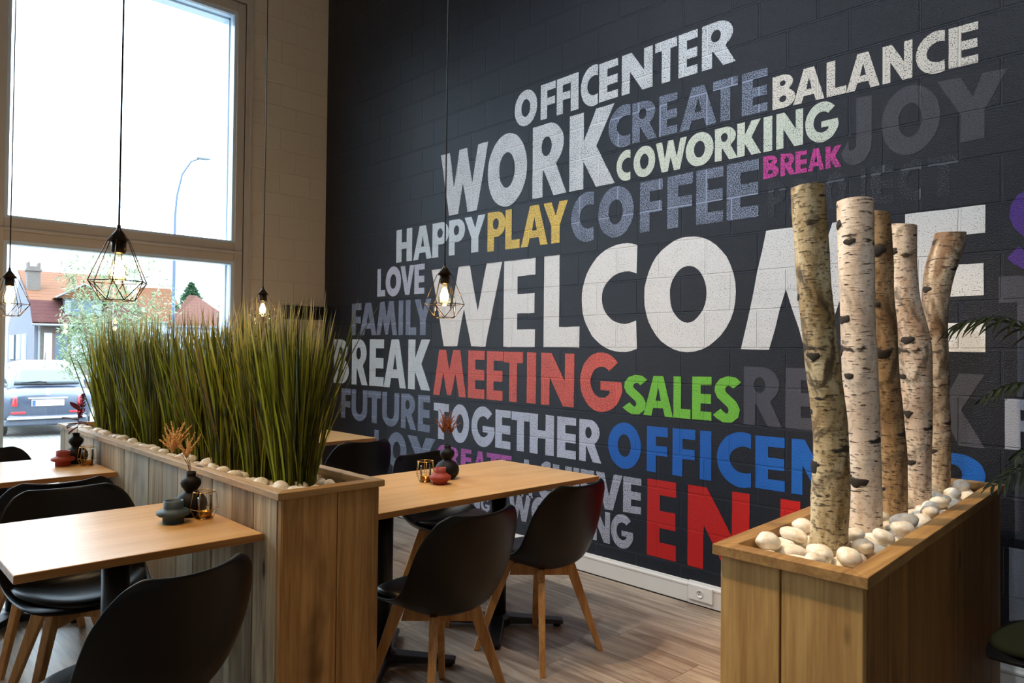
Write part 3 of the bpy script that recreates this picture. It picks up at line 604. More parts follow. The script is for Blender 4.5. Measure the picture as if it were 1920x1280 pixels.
# ------------------------------------------------------------------ tall grass
M_grass = leaf_material('grass_blade', (34, 48, 8), (168, 170, 52), (214, 190, 124), (1.47, 1.78), .35, .36, (118, 96, 44))
ORD = ['at the near end', 'second from the near end', 'third from the near end', 'fourth from the near end', 'fifth from the near end', 'sixth from the near end', 'seventh from the near end', 'eighth from the near end', 'at the window end']
NG = 9
for gi in range(NG):
    cx = 3.77-gi*(3.77-1.36)/(NG-1); cy = -2.20+R.uniform(-.02, .02); mb = MB()
    for b in range(430 if gi < 4 else 330):
        a = R.uniform(0, 2*PI); rr = .062*math.sqrt(R.random()); bx, by = cx+rr*math.cos(a)*1.5, cy+rr*math.sin(a)
        h = R.uniform(.34, .66) if R.random() < .62 else R.uniform(.56, .79)
        if R.random() < .02: h *= 1.08
        aa = a+R.uniform(-.9, .9); out = abs(R.gauss(0, .088))*(h/.7)*(1 if gi < 4 else .72)+.02
        if R.random() < .12: out *= 1.6
        dx, dy = math.cos(aa)*out*1.15, math.sin(aa)*out*.84
        w = R.uniform(.0026, .0066); wa = R.uniform(0, PI); wx, wy = math.cos(wa)*w, math.sin(wa)*w; kx, ky = -wy*.35, wx*.35
        vs = []; ns = 6
        bend = R.uniform(.95, 1.7)
        for i in range(ns+1):
            t = i/ns; s = t**bend; k = (1-t)**.5*(.55+.9*t) if i else .5
            px, py, pz = bx+dx*s, by+dy*s, .815+h*t-out*out*.5*s
            vs += [(px-wx*k, py-wy*k, pz), (px+kx*k, py+ky*k, pz), (px+wx*k, py+wy*k, pz)]
        mb.add(vs, [(3*i+j, 3*i+j+1, 3*i+j+4, 3*i+j+3) for i in range(ns) for j in (0, 1)])
    o = mb.build('grass_clump', M_grass, None, True, fix=False); off = Vector((cx, cy, .815))
    o.data.transform(Matrix.Translation(-off)); o.location = off
    tag(o, 'clump of tall green grass in the long planter, '+ORD[gi], 'grass', 'grass clumps in the long planter')
# ------------------------------------------------------------------ tables
def make_table(label, x, y, name='dining_table'):
    t = thing(name, label, 'table', (x, y, 0))
    tp = MB().box(-.36, .36, -.349, .349, .7245, .75).build('tabletop', M_table, t, bevel=.0025)
    e = MB(); e.box(-.3612, .3612, -.3501, -.3489, .7265, .7480); e.box(-.3612, .3612, .3489, .3501, .7265, .7480); e.box(-.3612, -.3600, -.3489, .3489, .7265, .7480); e.box(.3600, .3612, -.3489, .3489, .7265, .7480)
    e.build('edge_band', M_tedge, tp)
    MB().lathe([(.043, .055), (.043, .72)], 28).build('post', M_black, t, True, angle=1)
    MB().box(-.2, .2, -.2, .2, .717, .7243).build('top_plate', M_black, t)
    b = MB(); b.lathe([(.075, .012), (.075, .045), (.05, .06)], 24)
    bo = b.build('base_hub', M_black, t, bevel=.003)
    for k in range(4):
        a = PI/4+k*PI/2; c, s = math.cos(a), math.sin(a)
        def q(r, w, z): return (c*r-s*w, s*r+c*w, z)
        f = MB(); f.hexa([q(.05, -.042, .016), q(.33, -.030, .016), q(.33, .030, .016), q(.05, .042, .016)], [q(.05, -.038, .052), q(.33, -.026, .034), q(.33, .026, .034), q(.05, .038, .052)])
        ft = f.build('foot', M_black, t, bevel=.005)
        MB().lathe([(.018, 0), (.022, .008), (.016, .0165)], 14, q(.30, 0, 0)).build('levelling_pad', M_black, ft)
    return t
t0 = make_table('oak table left of the grass planter, with dark teal pot, nearest the camera', 3.56, -2.7545)
dup(t0, (1.915, -2.756, 0), 0, 'far oak table by the window with a red pot and dark red flowers')
dup(t0, (3.56, -1.001, 0), 0, 'right-hand half of the long oak table, by the lettered wall')
t3 = dup(t0, (3.56, -1.684, 0), 0, 'half of the long oak table next to the grass planter, with red pot'); t3.scale.y = .953
dup(t0, (1.49, -.96, 0), 0, 'oak table beyond the grass, in the corner of the dark wall')

# ------------------------------------------------------------------ chairs
KEY = [(0, (.228,.426), (.208,.436), .150), (.05, (.232,.437), (.212,.446), .185), (.13, (.19,.446), (.165,.457), .212), (.26, (.09,.430), (.085,.466), .230), (.38, (-.01,.411), (.005,.478), .240),
       (.50, (-.11,.401), (-.065,.500), .248), (.60, (-.182,.428), (-.116,.545), .256), (.70, (-.220,.510), (-.150,.618), .255), (.80, (-.238,.605), (-.176,.686), .245), (.90, (-.256,.703), (-.205,.745), .220), (.96, (-.268,.760), (-.224,.782), .188), (1.0, (-.276,.791), (-.236,.802), .143)]
def chair_at(u, v):
    for a, b in zip(KEY, KEY[1:]):
        if v <= b[0]+1e-9: break
    t = (v-a[0])/(b[0]-a[0]); g = lambda p, q: p+(q-p)*t
    cx, cz = g(a[1][0], b[1][0]), g(a[1][1], b[1][1]); ex_, ez = g(a[2][0], b[2][0]), g(a[2][1], b[2][1]); h = g(a[3], b[3])
    w = abs(u)**2.3; return (cx+(ex_-cx)*w, h*u, cz+(ez-cz)*w)
def make_chair(label, shell_m, pad_m):
    t = thing('dining_chair', label, 'chair')
    vv = [k[0] for k in KEY]; vv = sorted(vv+[(a+b)/2 for a, b in zip(vv, vv[1:])]); nu = 13
    mb = MB(); vs = [chair_at(-1+2*i/(nu-1), v) for v in vv for i in range(nu)]
    mb.add(vs, [(j*nu+i, j*nu+i+1, (j+1)*nu+i+1, (j+1)*nu+i) for j in range(len(vv)-1) for i in range(nu-1)])
    mb.build('seat_shell', shell_m, t, True, solid=.011, sub=2)
    pb = MB()
    def top(r, a):
        x, y = .048+.186*r*math.cos(a), .220*r*math.sin(a)*(1-.12*math.cos(a)*r)
        u = max(-1, min(1, y/.236)); z = .440+.050*abs(u)**2.3-.022*max(0, -x/.14)
        return x, y, z
    n = 36; rings = [(0.0001, .034), (.35, .034), (.65, .031), (.85, .025), (.95, .017), (1.0, .006), (.98, -.002)]
    vs = []
    for r, dz in rings:
        for k in range(n):
            x, y, z = top(r, 2*PI*k/n); vs.append((x, y, z+dz))
    pb.add(vs, [(i*n+k, i*n+(k+1) % n, (i+1)*n+(k+1) % n, (i+1)*n+k) for i in range(len(rings)-1) for k in range(n)])
    pb.build('seat_pad', pad_m, t, True)
    fr = MB()
    for a in (PI/4, 3*PI/4):
        c, s = math.cos(a), math.sin(a)
        def q(r, w, z): return (c*r-s*w, s*r+c*w, z)
        e = .0135; fr.hexa([q(-.135, -e, .345), q(.135, -e, .345), q(.135, e, .345), q(-.135, e, .345)], [q(-.12, -e, .400), q(.12, -e, .400), q(.12, e, .400), q(-.12, e, .400)])
    fr.build('leg_frame', M_oak, t, bevel=.002)
    for k in range(4):
        a = PI/4+k*PI/2; c, s = math.cos(a), math.sin(a)
        def q(r, w, z): return (c*r-s*w, s*r+c*w, z)
        l = MB(); e, f = .0150, .0125; zt = .432 if c > 0 else .412
        l.hexa([q(.272, -f, 0), q(.298, -f, 0), q(.298, f, 0), q(.272, f, 0)], [q(.108, -e, zt), q(.160, -e, zt), q(.160, e, zt), q(.108, e, zt)])
        l.build('leg', M_oak, t, bevel=.0035)
    return t
c0 = make_chair('black shell chair at the long oak table, nearest the camera beside the planter', M_shell, M_pad)
c0.location = (4.06, -1.775, 0); c0.rotation_euler = (0, 0, PI+.04); c0['group'] = 'black shell chairs'
G = 'black shell chairs'
dup(c0, (3.92, -1.075, 0), PI+.05, 'black shell chair at the long oak table, seen from behind beside the lettered wall', G)
dup(c0, (3.20, -1.03, 0), .10, 'black shell chair across the long oak table, pushed in behind vase and lantern', G)
dup(c0, (2.03, -.97, 0), PI+.02, 'black shell chair beyond the planter, its back to the long oak table', G)
dup(c0, (4.085, -2.845, 0), PI+.30, 'black shell chair in the bottom left foreground, back to the camera', G)
dup(c0, (3.11, -2.755, 0), -.03, 'black shell chair facing the near left table, front one of two back to back', G)
dup(c0, (2.43, -2.73, 0), PI+.02, 'black shell chair at the window table, just behind the other chair back', G)
dup(c0, (1.52, -2.82, 0), .0, 'black shell chair on the window side of the far left table', G)
M_gshell = plain('chair_shell_dark', (22, 22, 22), .45); M_gpad = plain('olive_green_upholstery', (46, 49, 18), .85)
g0 = make_chair('olive green upholstered chair cut off at the bottom right edge', M_gshell, M_gpad); g0.location = (5.875, -.76, 0); g0.rotation_euler = (0, 0, PI+.1); g0.scale = (1.05, 1.05, 1.06)
# ------------------------------------------------------------------ pendant lamps
M_fil = emit('glowing_filament', (1.0, .62, .26), 55)
M_cord = plain('black_cord', (14, 14, 15), .5)
def make_pendant(label):
    t = thing('pendant_lamp', label, 'lamp')               # origin: cord end at the cap, z down
    MB().tube([(0,0,.004), (.002,.001,1.0), (0,0,ZC-1.775-.02)], .0032, 8).build('cord', M_cord, t, True)
    MB().lathe([(.05, ZC-1.775-.028), (.05, ZC-1.7755)], 24).build('ceiling_rose', M_black, t)
    MB().lathe([(.0055, .006), (.0062, -.004), (.008, -.010), (.036, -.048), (.0345, -.048), (.004, -.012)], 28, cap=False).build('cap', M_bronze, t, True)
    MB().lathe([(.010, -.040), (.0235, -.046), (.0235, -.087), (.019, -.091), (.0001, -.091)], 24, cap=False).build('lamp_holder', M_bronze, t, True)
    w = MB(); zr, zw, zb, r0, r1, r2 = -.048, -.187, -.250, .0355, .0945, .052
    A = [(r0*math.cos(k*PI/3), r0*math.sin(k*PI/3), zr) for k in range(6)]
    B = [(r1*math.cos(k*PI/3), r1*math.sin(k*PI/3), zw) for k in range(6)]
    Cc = [(r2*math.cos(k*PI/3+PI/6), r2*math.sin(k*PI/3+PI/6), zb) for k in range(6)]
    for k in range(6):
        for a, b in ((A[k], B[k]), (B[k], B[(k+1) % 6]), (B[k], Cc[k]), (B[(k+1) % 6], Cc[k]), (Cc[k], Cc[(k+1) % 6])): w.tube([a, b], .0018, 6)
    w.build('wire_cage', M_bronze, t, True)
    bl = MB().lathe([(.012, -.088), (.013, -.098), (.018, -.115), (.027, -.140), (.0315, -.160), (.030, -.176), (.021, -.189), (.010, -.194), (.0004, -.195)], 28, cap=False).build('bulb', M_bulbglass, t, True)
    f = MB(); f.tube([(0,0,-.106), (0,0,-.120), (0,0,-.145), (0,0,-.165), (0,0,-.174)], [.004, .011, .0205, .0190, .005], 14); f.build('filament', M_fil, bl, True)
    return t
def pend_light(x, y):
    l = bpy.data.lights.new('pendant_glow', 'POINT'); l.energy = 5; l.color = (1, .62, .30); l.shadow_soft_size = .02
    o = bpy.data.objects.new('pendant_glow', l); COL.objects.link(o); o.location = (x, y, 1.775-.21)
p0 = make_pendant('wire cage pendant lamp over the left table, largest, hanging before the window')
p0.location = (3.558, -2.764, 1.775); p0.rotation_euler = (0, 0, .62); p0['group'] = 'wire cage pendant lamps'
dup(p0, (3.555, -1.358, 1.775), .95, 'wire cage pendant lamp hanging in front of the white lettering', 'wire cage pendant lamps')
dup(p0, (1.60, -2.76, 1.782), .25, 'wire cage pendant lamp at the left edge, by the window post', 'wire cage pendant lamps')
dup(p0, (1.60, -1.35, 1.782), 1.1, 'wire cage pendant lamp behind the grass tips, before the pale blocks', 'wire cage pendant lamps')
for q in ((3.558, -2.764), (3.555, -1.358), (1.6, -2.76), (1.6, -1.35)): pend_light(*q)

# ------------------------------------------------------------------ things on the tables
def vase(label, x, y, s=1.0):
    prof = [(.0001, 0), (.030, 0), (.040, .004), (.056, .022), (.0605, .042), (.057, .062), (.044, .080), (.0255, .091), (.0215, .0955), (.026, .102), (.0345, .114), (.0375, .126), (.034, .138), (.0235, .1465), (.0178, .1495), (.0170, .155), (.0176, .168), (.0148, .168), (.0135, .150), (.0001, .148)]
    o = MB().lathe([(r*s, z*s) for r, z in prof], 40, cap=False).build('double_gourd_vase', M_vase, smooth=True); o.location = (x, y, .75)
    return tag(o, label, 'vase', 'black double gourd vases')
def pot(label, x, y, m, flat=True):
    if flat: prof = [(.0001, 0), (.034, 0), (.0355, .003), (.0355, .022), (.050, .027), (.056, .033), (.0545, .041), (.044, .047), (.0335, .050), (.0325, .054), (.0325, .078), (.0285, .078), (.0275, .056), (.0001, .054)]
    else: prof = [(.0001, 0), (.030, 0), (.033, .003), (.034, .012), (.048, .022), (.0515, .031), (.049, .038), (.036, .047), (.0275, .052), (.0265, .056), (.0275, .076), (.0238, .076), (.0225, .055), (.0001, .053)]
    o = MB().lathe(prof, 40, cap=False).build('candle_pot', m, smooth=True); o.location = (x, y, .75)
    return tag(o, label, 'pot', 'squat ceramic candle pots')
def make_lantern(label):
    t = thing('tealight_lantern', label, 'lantern')
    MB().lathe([(.0305, 0), (.0305, .0022)], 32).build('base_plate', M_brass, t)
    w = MB(); n = 6
    ring = lambda r, z, ph=0, m=n: [(r*math.cos(2*PI*k/m+ph), r*math.sin(2*PI*k/m+ph), z) for k in range(m)]
    lo, mi, hi = ring(.0300, .003), ring(.0475, .036), ring(.0375, .098)
    w.tube(ring(.0375, .098, 0, 28), .0015, 6, closed=True); w.tube(ring(.0300, .003, 0, 28), .0013, 6, closed=True)
    for k in range(n):
        for a, b in ((lo[k], mi[k]), (mi[k], mi[(k+1) % n]), (mi[k], hi[k])): w.tube([a, b], .0012, 6)
    w.build('wire_frame', M_brass, t, True)
    g = MB().lathe([(.0001, .0045), (.026, .0045), (.026, .082)], 32, cap=False).build('glass_cup', M_cup, t, True)
    tl = MB().lathe([(.0001, .0065), (.0215, .0065), (.0218, .026), (.0205, .026), (.0205, .0215), (.0001, .0215)], 32, cap=False).build('tealight', M_gold, t, True)
    MB().tube([(0,0,.0215), (0,.001,.028)], .0008, 6).build('wick', M_black, tl)
    return t
vL = (3.496, -2.489); vR = (3.487, -1.275); vF = (1.842, -2.487)
vase('black double gourd vase holding golden dried plumes, on the near left table', *vL, .96)
vase('black double gourd vase holding brown dried plumes, on the long oak table', *vR, .97)
vase('black double gourd vase with dark red leaves, on the far left table', *vF, .96)
pot('dark teal squat candle pot on the near left table', 3.571, -2.575, M_teal)
pot('terracotta red candle pot with rounded sides, on the long oak table', 3.583, -1.393, M_red, False)
pot('terracotta red flat-collared candle pot on the far left table', 1.90, -2.559, M_red)
l0 = make_lantern('brass wire tealight lantern on the near left table'); l0.location = (3.577, -2.470, .75); l0.rotation_euler = (0, 0, .3); l0['group'] = 'brass wire lanterns'
dup(l0, (3.496, -1.412, .75), .5, 'brass wire tealight lantern on the long oak table', 'brass wire lanterns')
dup(l0, (1.968, -2.462, .75), .1, 'brass wire tealight lantern on the far left table', 'brass wire lanterns')
# dried plumes: stalk > side spikes of tiny beads
def plume(label, base, stems, mat_s, mat_h, seed):
    r = random.Random(seed); t = thing('dried_flower_stem', label, 'flowers', base)
    st = MB(); hd = MB()
    for (tx, ty, tz, sp) in stems:
        tip = Vector((tx, ty, tz)); st.tube([(0, 0, -.05), (tx*.15, ty*.15, tz*.3), (tx*.45, ty*.45, tz*.7), tuple(tip)], [.0013, .0012, .001, .0008], 6)
        for k in range(sp):
            a = 2*PI*k/sp+r.uniform(-.3, .3); ln = r.uniform(.055, .10); spread = r.uniform(.2, .95)
            d = Vector((math.cos(a)*spread, math.sin(a)*spread, 1)).normalized(); o = tip-Vector((0,0,.012))
            bend = Vector((math.cos(a), math.sin(a), -.3))*ln*.25*r.uniform(-.3, 1)
            pts = [o+d*ln*q+bend*q*q for q in (0, .33, .66, 1)]
            hd.tube(pts, [.0009, .0008, .0007, .0005], 5)
            nb = 18
            for i in range(nb):
                q = i/(nb-1); c = o+d*ln*q+bend*q*q
                for j in range(3):
                    e = Vector((r.uniform(-1, 1), r.uniform(-1, 1), r.uniform(-.4, 1)))*.0036*(1.15-q*.6); hd.ball(c+e, .0024*(1.2-q*.5), 5, 4)
    st.build('stalk', mat_s, t); hd.build('seed_heads', mat_h, t, True)
    return t
M_stalk = plain('dry_stalk', (92, 66, 40), .7); M_plA = leaf_material('dry_plume_gold', (224, 160, 84), (248, 222, 170), trans=.25, rough=.7); M_plB = leaf_material('dry_plume_brown', (140, 72, 36), (176, 104, 60), trans=.25, rough=.7)
plume('golden orange dried plumes standing in the vase on the near left table', (vL[0], vL[1], .905), [(-.048, -.052, .092, 10), (-.010, -.014, .072, 9), (-.046, -.040, .108, 9)], M_stalk, M_plA, 3)
plume('rust brown dried plumes standing in the vase on the long oak table', (vR[0], vR[1], .907), [(-.010, -.014, .080, 9), (.006, .014, .076, 9), (-.002, -.004, .096, 7)], M_stalk, M_plB, 5)
# dark red leaves with a crimson plume
t = thing('red_leaf_spray', 'dark red leaves and crimson plume standing in the far left vase', 'flowers', (vF[0], vF[1], .905))
MB().tube([(0,0,-.05), (.003,.004,.03), (.002,.012,.10), (.004,.03,.20)], [.0016, .0015, .0012, .0008], 6).build('stalk', M_stalk, t)
M_rl = leaf_material('dark_red_leaf', (72, 18, 26), (112, 26, 36), trans=.3); M_rp = leaf_material('crimson_plume', (132, 26, 50), (178, 52, 80), trans=.3)
for (az, el, ln, z) in ((2.6, .25, .085, .10), (3.9, .9, .09, .12), (4.5, .35, .10, .07), (5.2, -.15, .09, .055), (.4, .2, .075, .06), (1.6, .1, .06, .05), (4.3, -.5, .07, .035)):
    d = Vector((math.cos(az)*math.cos(el), math.sin(az)*math.cos(el), math.sin(el))); s = d.cross(Vector((0,0,1))).normalized(); u = s.cross(d)
    o = Vector((.002, .008, z))
    def lf(a, b): 
        w = .030*math.sin(PI*min(1, b*1.02))**.8*(a*2-1); return o+d*ln*.78*b+s*w+u*(abs(a*2-1)*.007-.012*b*b)
    MB().grid(lf, 5, 8).build('leaf', M_rl, t, True, fix=False)
h = MB(); r = random.Random(9)
for k in range(520):
    z = .085+.13*r.random(); rr = .020*(1-((z-.15)/.075)**2*.75)*math.sqrt(r.random()); a = r.uniform(0, 2*PI)
    h.ball((.003+rr*math.cos(a), .006+z*.11+rr*math.sin(a), z), r.uniform(.0010, .0024), 5, 4, (1, 1, 1.5))
h.build('plume', M_rp, t, True)

# ------------------------------------------------------------------ palm at the right edge
M_palm = leaf_material('palm_leaflet', (20, 32, 14), (46, 55, 24), trans=.25, rough=.35)
pt = thing('areca_palm', 'dark green palm reaching in from the right edge', 'plant', (6.10, -.24, 0))
po = MB().lathe([(.0001, .002), (.13, .002), (.165, .05), (.18, .34), (.165, .34), (.155, .29), (.0001, .29)], 32, cap=False).build('pot', plain('dark_grey_pot', (40, 40, 42), .6), pt, True)
r = random.Random(4)
FR = [(-.622, -.305, 1.475, 1.66), (-.54, -.30, 1.22, 1.50), (-.49, -.42, .93, 1.25), (-.40, -.12, 1.66, 1.75), (.25, -.50, 1.35, 1.7), (.40, -.08, 1.5, 1.8), (.12, -.15, 1.7, 1.8), (-.44, -.30, 1.02, 1.3)]
for k, (x, y, z, zt) in enumerate(FR):
    b = Vector((r.uniform(-.03, .03), r.uniform(-.03, .03), .29)); e = Vector((x, y, z)); c = Vector((x*.42, y*.42, zt))
    bez = lambda q: b*(1-q)**2+c*2*q*(1-q)+e*q*q
    fr_ = MB().tube([bez(i/14) for i in range(15)], [.008*(1-i/14*.8) for i in range(15)], 7).build('frond', M_palm, pt, True)
    lf = MB()
    for i in range(17):
        q = .42+.57*i/16; o = bez(q); d = (bez(min(1, q+.02))-bez(q-.02)).normalized(); s = d.cross(Vector((0,0,1))).normalized(); u = s.cross(d)
        for sg in (-1, 1):
            ln = (.26 if k == 0 else .15)*math.sin(PI*(.16+.78*i/16))**.7*r.uniform(.85, 1.1); dr = (s*sg*.85+d*.65+u*.25).normalized(); sd = dr.cross(u).normalized()
            def g(a, bb): 
                w = .0074*math.sin(PI*(.08+.92*bb))**.7*(a*2-1); return o+dr*ln*bb+sd*w-Vector((0,0,1))*ln*.62*bb*bb+u*abs(a*2-1)*.003
            lf.grid(g, 3, 7)
    lf.build('leaflets', M_palm, fr_, True, fix=False)
# ------------------------------------------------------------------ outside
def paver_material():
    m, nt, p = mat('street_pavers'); P = wpos(nt)
    b = N(nt, 'ShaderNodeTexBrick'); L(nt, P, b.inputs['Vector']); b.inputs['Scale'].default_value = 1; b.inputs['Mortar Size'].default_value = .008
    b.inputs['Brick Width'].default_value = .22; b.inputs['Row Height'].default_value = .11; b.inputs['Color1'].default_value = (*lin((92, 90, 86)), 1); b.inputs['Color2'].default_value = (*lin((108, 104, 98)), 1); b.inputs['Mortar'].default_value = (*lin((62, 60, 58)), 1)
    L(nt, b.outputs['Color'], p.inputs['Base Color']); p.inputs['Roughness'].default_value = .8; return m
g = MB().add([(-.35, -14, -.02), (-.35, 22, -.02), (-9.5, 22, -.36), (-9.5, -14, -.36), (-60, -30, -.40), (-60, 45, -.40), (-9.5, 45, -.36), (-9.5, -30, -.36)], [(0,1,2,3), (7,6,5,4)])
st = struct(g.build('ground_street', paver_material()))
# car, seen from behind
CX, CY, CZ, CA = -10.35, -.20, -.362, math.atan2(.236, -1.159)   # heading away from the room
car = thing('car', 'small blue-grey hatchback parked outside, seen from behind', 'car', (CX, CY, CZ), CA+.13)
def lacquer(name, rgb, rough=.25, coat=.8): return plain(name, rgb, rough, .2, .5, coat)
M_car = lacquer('car_paint_blue_grey', (52, 60, 76)); M_cg = plain('car_window_dark', (34, 42, 46), .08, 0, .8); M_tyre = plain('tyre_rubber', (22, 22, 23), .8)
M_tail = plain('tail_light_red', (170, 26, 34), .2, 0, .5, .5); M_chrome = plain('chrome', (225, 228, 232), .12, 1); M_plate = plain('number_plate_white', (226, 228, 230), .5); M_pred = plain('number_plate_ink', (150, 30, 40), .6); M_bump = plain('bumper_lower_dark', (60, 66, 78), .5)
def section(x, zl, zh, w, ex=4.0, n=28, wt=1.0):
    pts = []
    for k in range(n):
        a = 2*PI*k/n; c, s = math.cos(a), math.sin(a); y = abs(c)**(2/ex)*math.copysign(1, c)*w; z = abs(s)**(2/ex)*math.copysign(1, s)
        zz = (zl+zh)/2+z*(zh-zl)/2; y *= 1-(1-wt)*max(0, z)
        pts.append((x, y, zz))
    return pts
def loft(secs, n=28):
    mb = MB(); vs = [p for s in secs for p in s]; m = len(secs)
    return mb.add(vs, [(i*n+k, i*n+(k+1) % n, (i+1)*n+(k+1) % n, (i+1)*n+k) for i in range(m-1) for k in range(n)]+[tuple(range(n))[::-1], tuple((m-1)*n+k for k in range(n))])
body = loft([section(-.02, .42, .80, .60), section(.03, .30, .92, .72), section(.14, .24, .99, .785), section(.5, .22, 1.0, .815), section(1.6, .22, .98, .82), section(2.7, .22, .93, .81), section(3.2, .26, .84, .76), section(3.5, .32, .70, .60)])
body.build('body', M_car, car, True)
cabin = loft([section(.13, .86, .98, .66, 4), section(.24, .88, 1.22, .645, 4, wt=.90), section(.42, .90, 1.42, .66, 4, wt=.82), section(.75, .90, 1.485, .68, 4, wt=.80), section(1.5, .90, 1.48, .69, 4, wt=.80), section(2.1, .90, 1.22, .68, 4, wt=.86), section(2.45, .88, .98, .66, 4)])
cb = cabin.build('cabin', M_car, car, True)
# rear window lies on the sloping hatch
MB().grid(lambda u, v: (.120+.245*v-.035*(1-(2*u-1)**2), (2*u-1)*(.55-.09*v), 1.02+.335*v), 9, 5).build('rear_window', M_cg, car, True, solid=.012)
MB().tube([(.085, .02, 1.055), (.088, .14, 1.075), (.10, .32, 1.062)], [.018, .014, .007], 8).build('rear_wiper', M_black, car, True)
for sy in (-1, 1):
    tl = MB(); tl.grid(lambda u, v: (-.035+.09*u*u+.03*v*v, sy*(.50+.16*u), .60+.20*v), 4, 5); tl.build('tail_light', M_tail, car, True, solid=.03, bevel=.008)
    wd = MB(); wd.grid(lambda u, v: (.60+1.35*u, sy*(.672-.085*v), 1.02+.34*v*(1-.35*max(0, u-.6))), 6, 4); wd.build('side_window', M_cg, car, True, solid=.012)
    for xx in (.62, 2.92):
        w_ = MB(); w_.lathe([(.001, -.09), (.27, -.09), (.30, -.06), (.30, .06), (.27, .09), (.001, .09)], 30, cap=False); w_.v = [(x+xx, z*1.0+sy*.70, y+.302) for x, y, z in w_.v]
        wh = w_.build('wheel', M_tyre, car, True)
        h_ = MB(); h_.lathe([(.001, .095), (.17, .095), (.19, .088)], 24, cap=False); h_.v = [(x+xx, sy*(z+.70) if sy > 0 else -(z+.70), y+.302) for x, y, z in h_.v]; h_.build('hub_cap', M_chrome, wh, True)
    MB().ball((1.95, sy*.90, 1.02), .085, 12, 8, (.7, 1, .8)).build('wing_mirror', M_car, car, True)
    MB().box(-.035, .02, sy*.36, sy*.60, .455, .50).build('rear_reflector', M_tail, car, bevel=.005)
MB().box(-.055, .10, -.66, .66, .345, .395).build('bumper_strip', M_chrome, car, bevel=.015)
MB().box(.0, .12, -.70, .70, .22, .345).build('bumper_lower', M_bump, car, bevel=.03)
MB().box(-.05, .05, -.33, .33, .735, .765).build('plate_trim', M_chrome, car, bevel=.008)
pb = MB().box(-.040, .03, -.27, .27, .60, .72).build('number_plate', M_plate, car, bevel=.004)
MB().box(-.0415, -.039, .205, .262, .605, .715).build('plate_blue_band', plain('number_plate_blue', (40, 74, 170), .5), pb)
MB().ball((.0, 0, .85), .05, 16, 8, (.4, 1, .8)).build('badge', M_chrome, car, True)
MB().tube([(.62, -.01, 1.47), (.48, -.01, 1.66)], [.008, .004], 6).build('aerial', M_black, car)
def plate_text(txt):
    cu = bpy.data.curves.new('plate_text', 'FONT'); cu.body = txt; cu.size = .088; cu.align_x = 'CENTER'; cu.align_y = 'CENTER'; cu.extrude = .001; cu.space_character = 1.12
    o = bpy.data.objects.new('tmp', cu); COL.objects.link(o); dg = bpy.context.evaluated_depsgraph_get(); me = bpy.data.meshes.new_from_object(o.evaluated_get(dg)); bpy.data.objects.remove(o)
    me.transform(Matrix(((0, 0, -1, -.0415), (-1, 0, 0, -.035), (0, 1, 0, .66), (0, 0, 0, 1)))); me.materials.clear(); me.materials.append(M_pred)
    q = bpy.data.objects.new('plate_characters', me); COL.objects.link(q); q.parent = pb
plate_text('1-WHJ-677')
# brick house with steep tiled roof, about 30 m off
def tile_mat(name, a, b):
    m, nt, p = mat(name); P = wpos(nt); sep = N(nt, 'ShaderNodeSeparateXYZ'); L(nt, P, sep.inputs[0])
    row = math_(nt, 'FRACT', math_(nt, 'MULTIPLY', sep.outputs['Z'], 4.2))
    c = mixc(nt, noise_(nt, scalev(nt, P, (3, 3, 6)), 1, 4, .6), lin(a), lin(b)); c = mixc(nt, ramp(nt, row, .16, .02), c, tuple(v*.6 for v in lin(a)))
    L(nt, c, p.inputs['Base Color']); p.inputs['Roughness'].default_value = .9; p.inputs['Specular IOR Level'].default_value = .08; return m
M_roof_shade = tile_mat('roof_tiles_shaded', (58, 34, 34), (70, 42, 38)); M_roof2 = tile_mat('roof_tiles_orange', (84, 54, 38), (98, 66, 48)); M_roof3 = tile_mat('roof_tiles_rose', (78, 52, 44), (88, 60, 52))  # first one: lower slope's tiles with the shade put into their colour
def brick_mat(name, a, b, mo):
    m, nt, p = mat(name); P = wpos(nt); sep = N(nt, 'ShaderNodeSeparateXYZ'); L(nt, P, sep.inputs[0]); cm = N(nt, 'ShaderNodeCombineXYZ'); L(nt, math_(nt, 'ADD', sep.outputs['X'], sep.outputs['Y']), cm.inputs[0]); L(nt, sep.outputs['Z'], cm.inputs[1])
    bk = N(nt, 'ShaderNodeTexBrick'); L(nt, cm.outputs[0], bk.inputs['Vector']); bk.inputs['Scale'].default_value = 1; bk.inputs['Brick Width'].default_value = .22; bk.inputs['Row Height'].default_value = .07; bk.inputs['Mortar Size'].default_value = .008
    for s, c in (('Color1', a), ('Color2', b), ('Mortar', mo)): bk.inputs[s].default_value = (*lin(c), 1)
    L(nt, bk.outputs['Color'], p.inputs['Base Color']); p.inputs['Roughness'].default_value = .85; return m
M_brick = brick_mat('house_brick_grey_brown', (80, 70, 64), (92, 80, 72), (97, 92, 86)); M_gable = plain('house_gable_grey', (84, 84, 92), .8); M_trim = plain('house_white_trim', (106, 110, 114), .6)
M_pane = plain('house_window_dark', (70, 82, 92), .1); M_shut = plain('white_shutter', (158, 166, 178), .6); M_brown = plain('brown_frame', (84, 56, 44), .6)
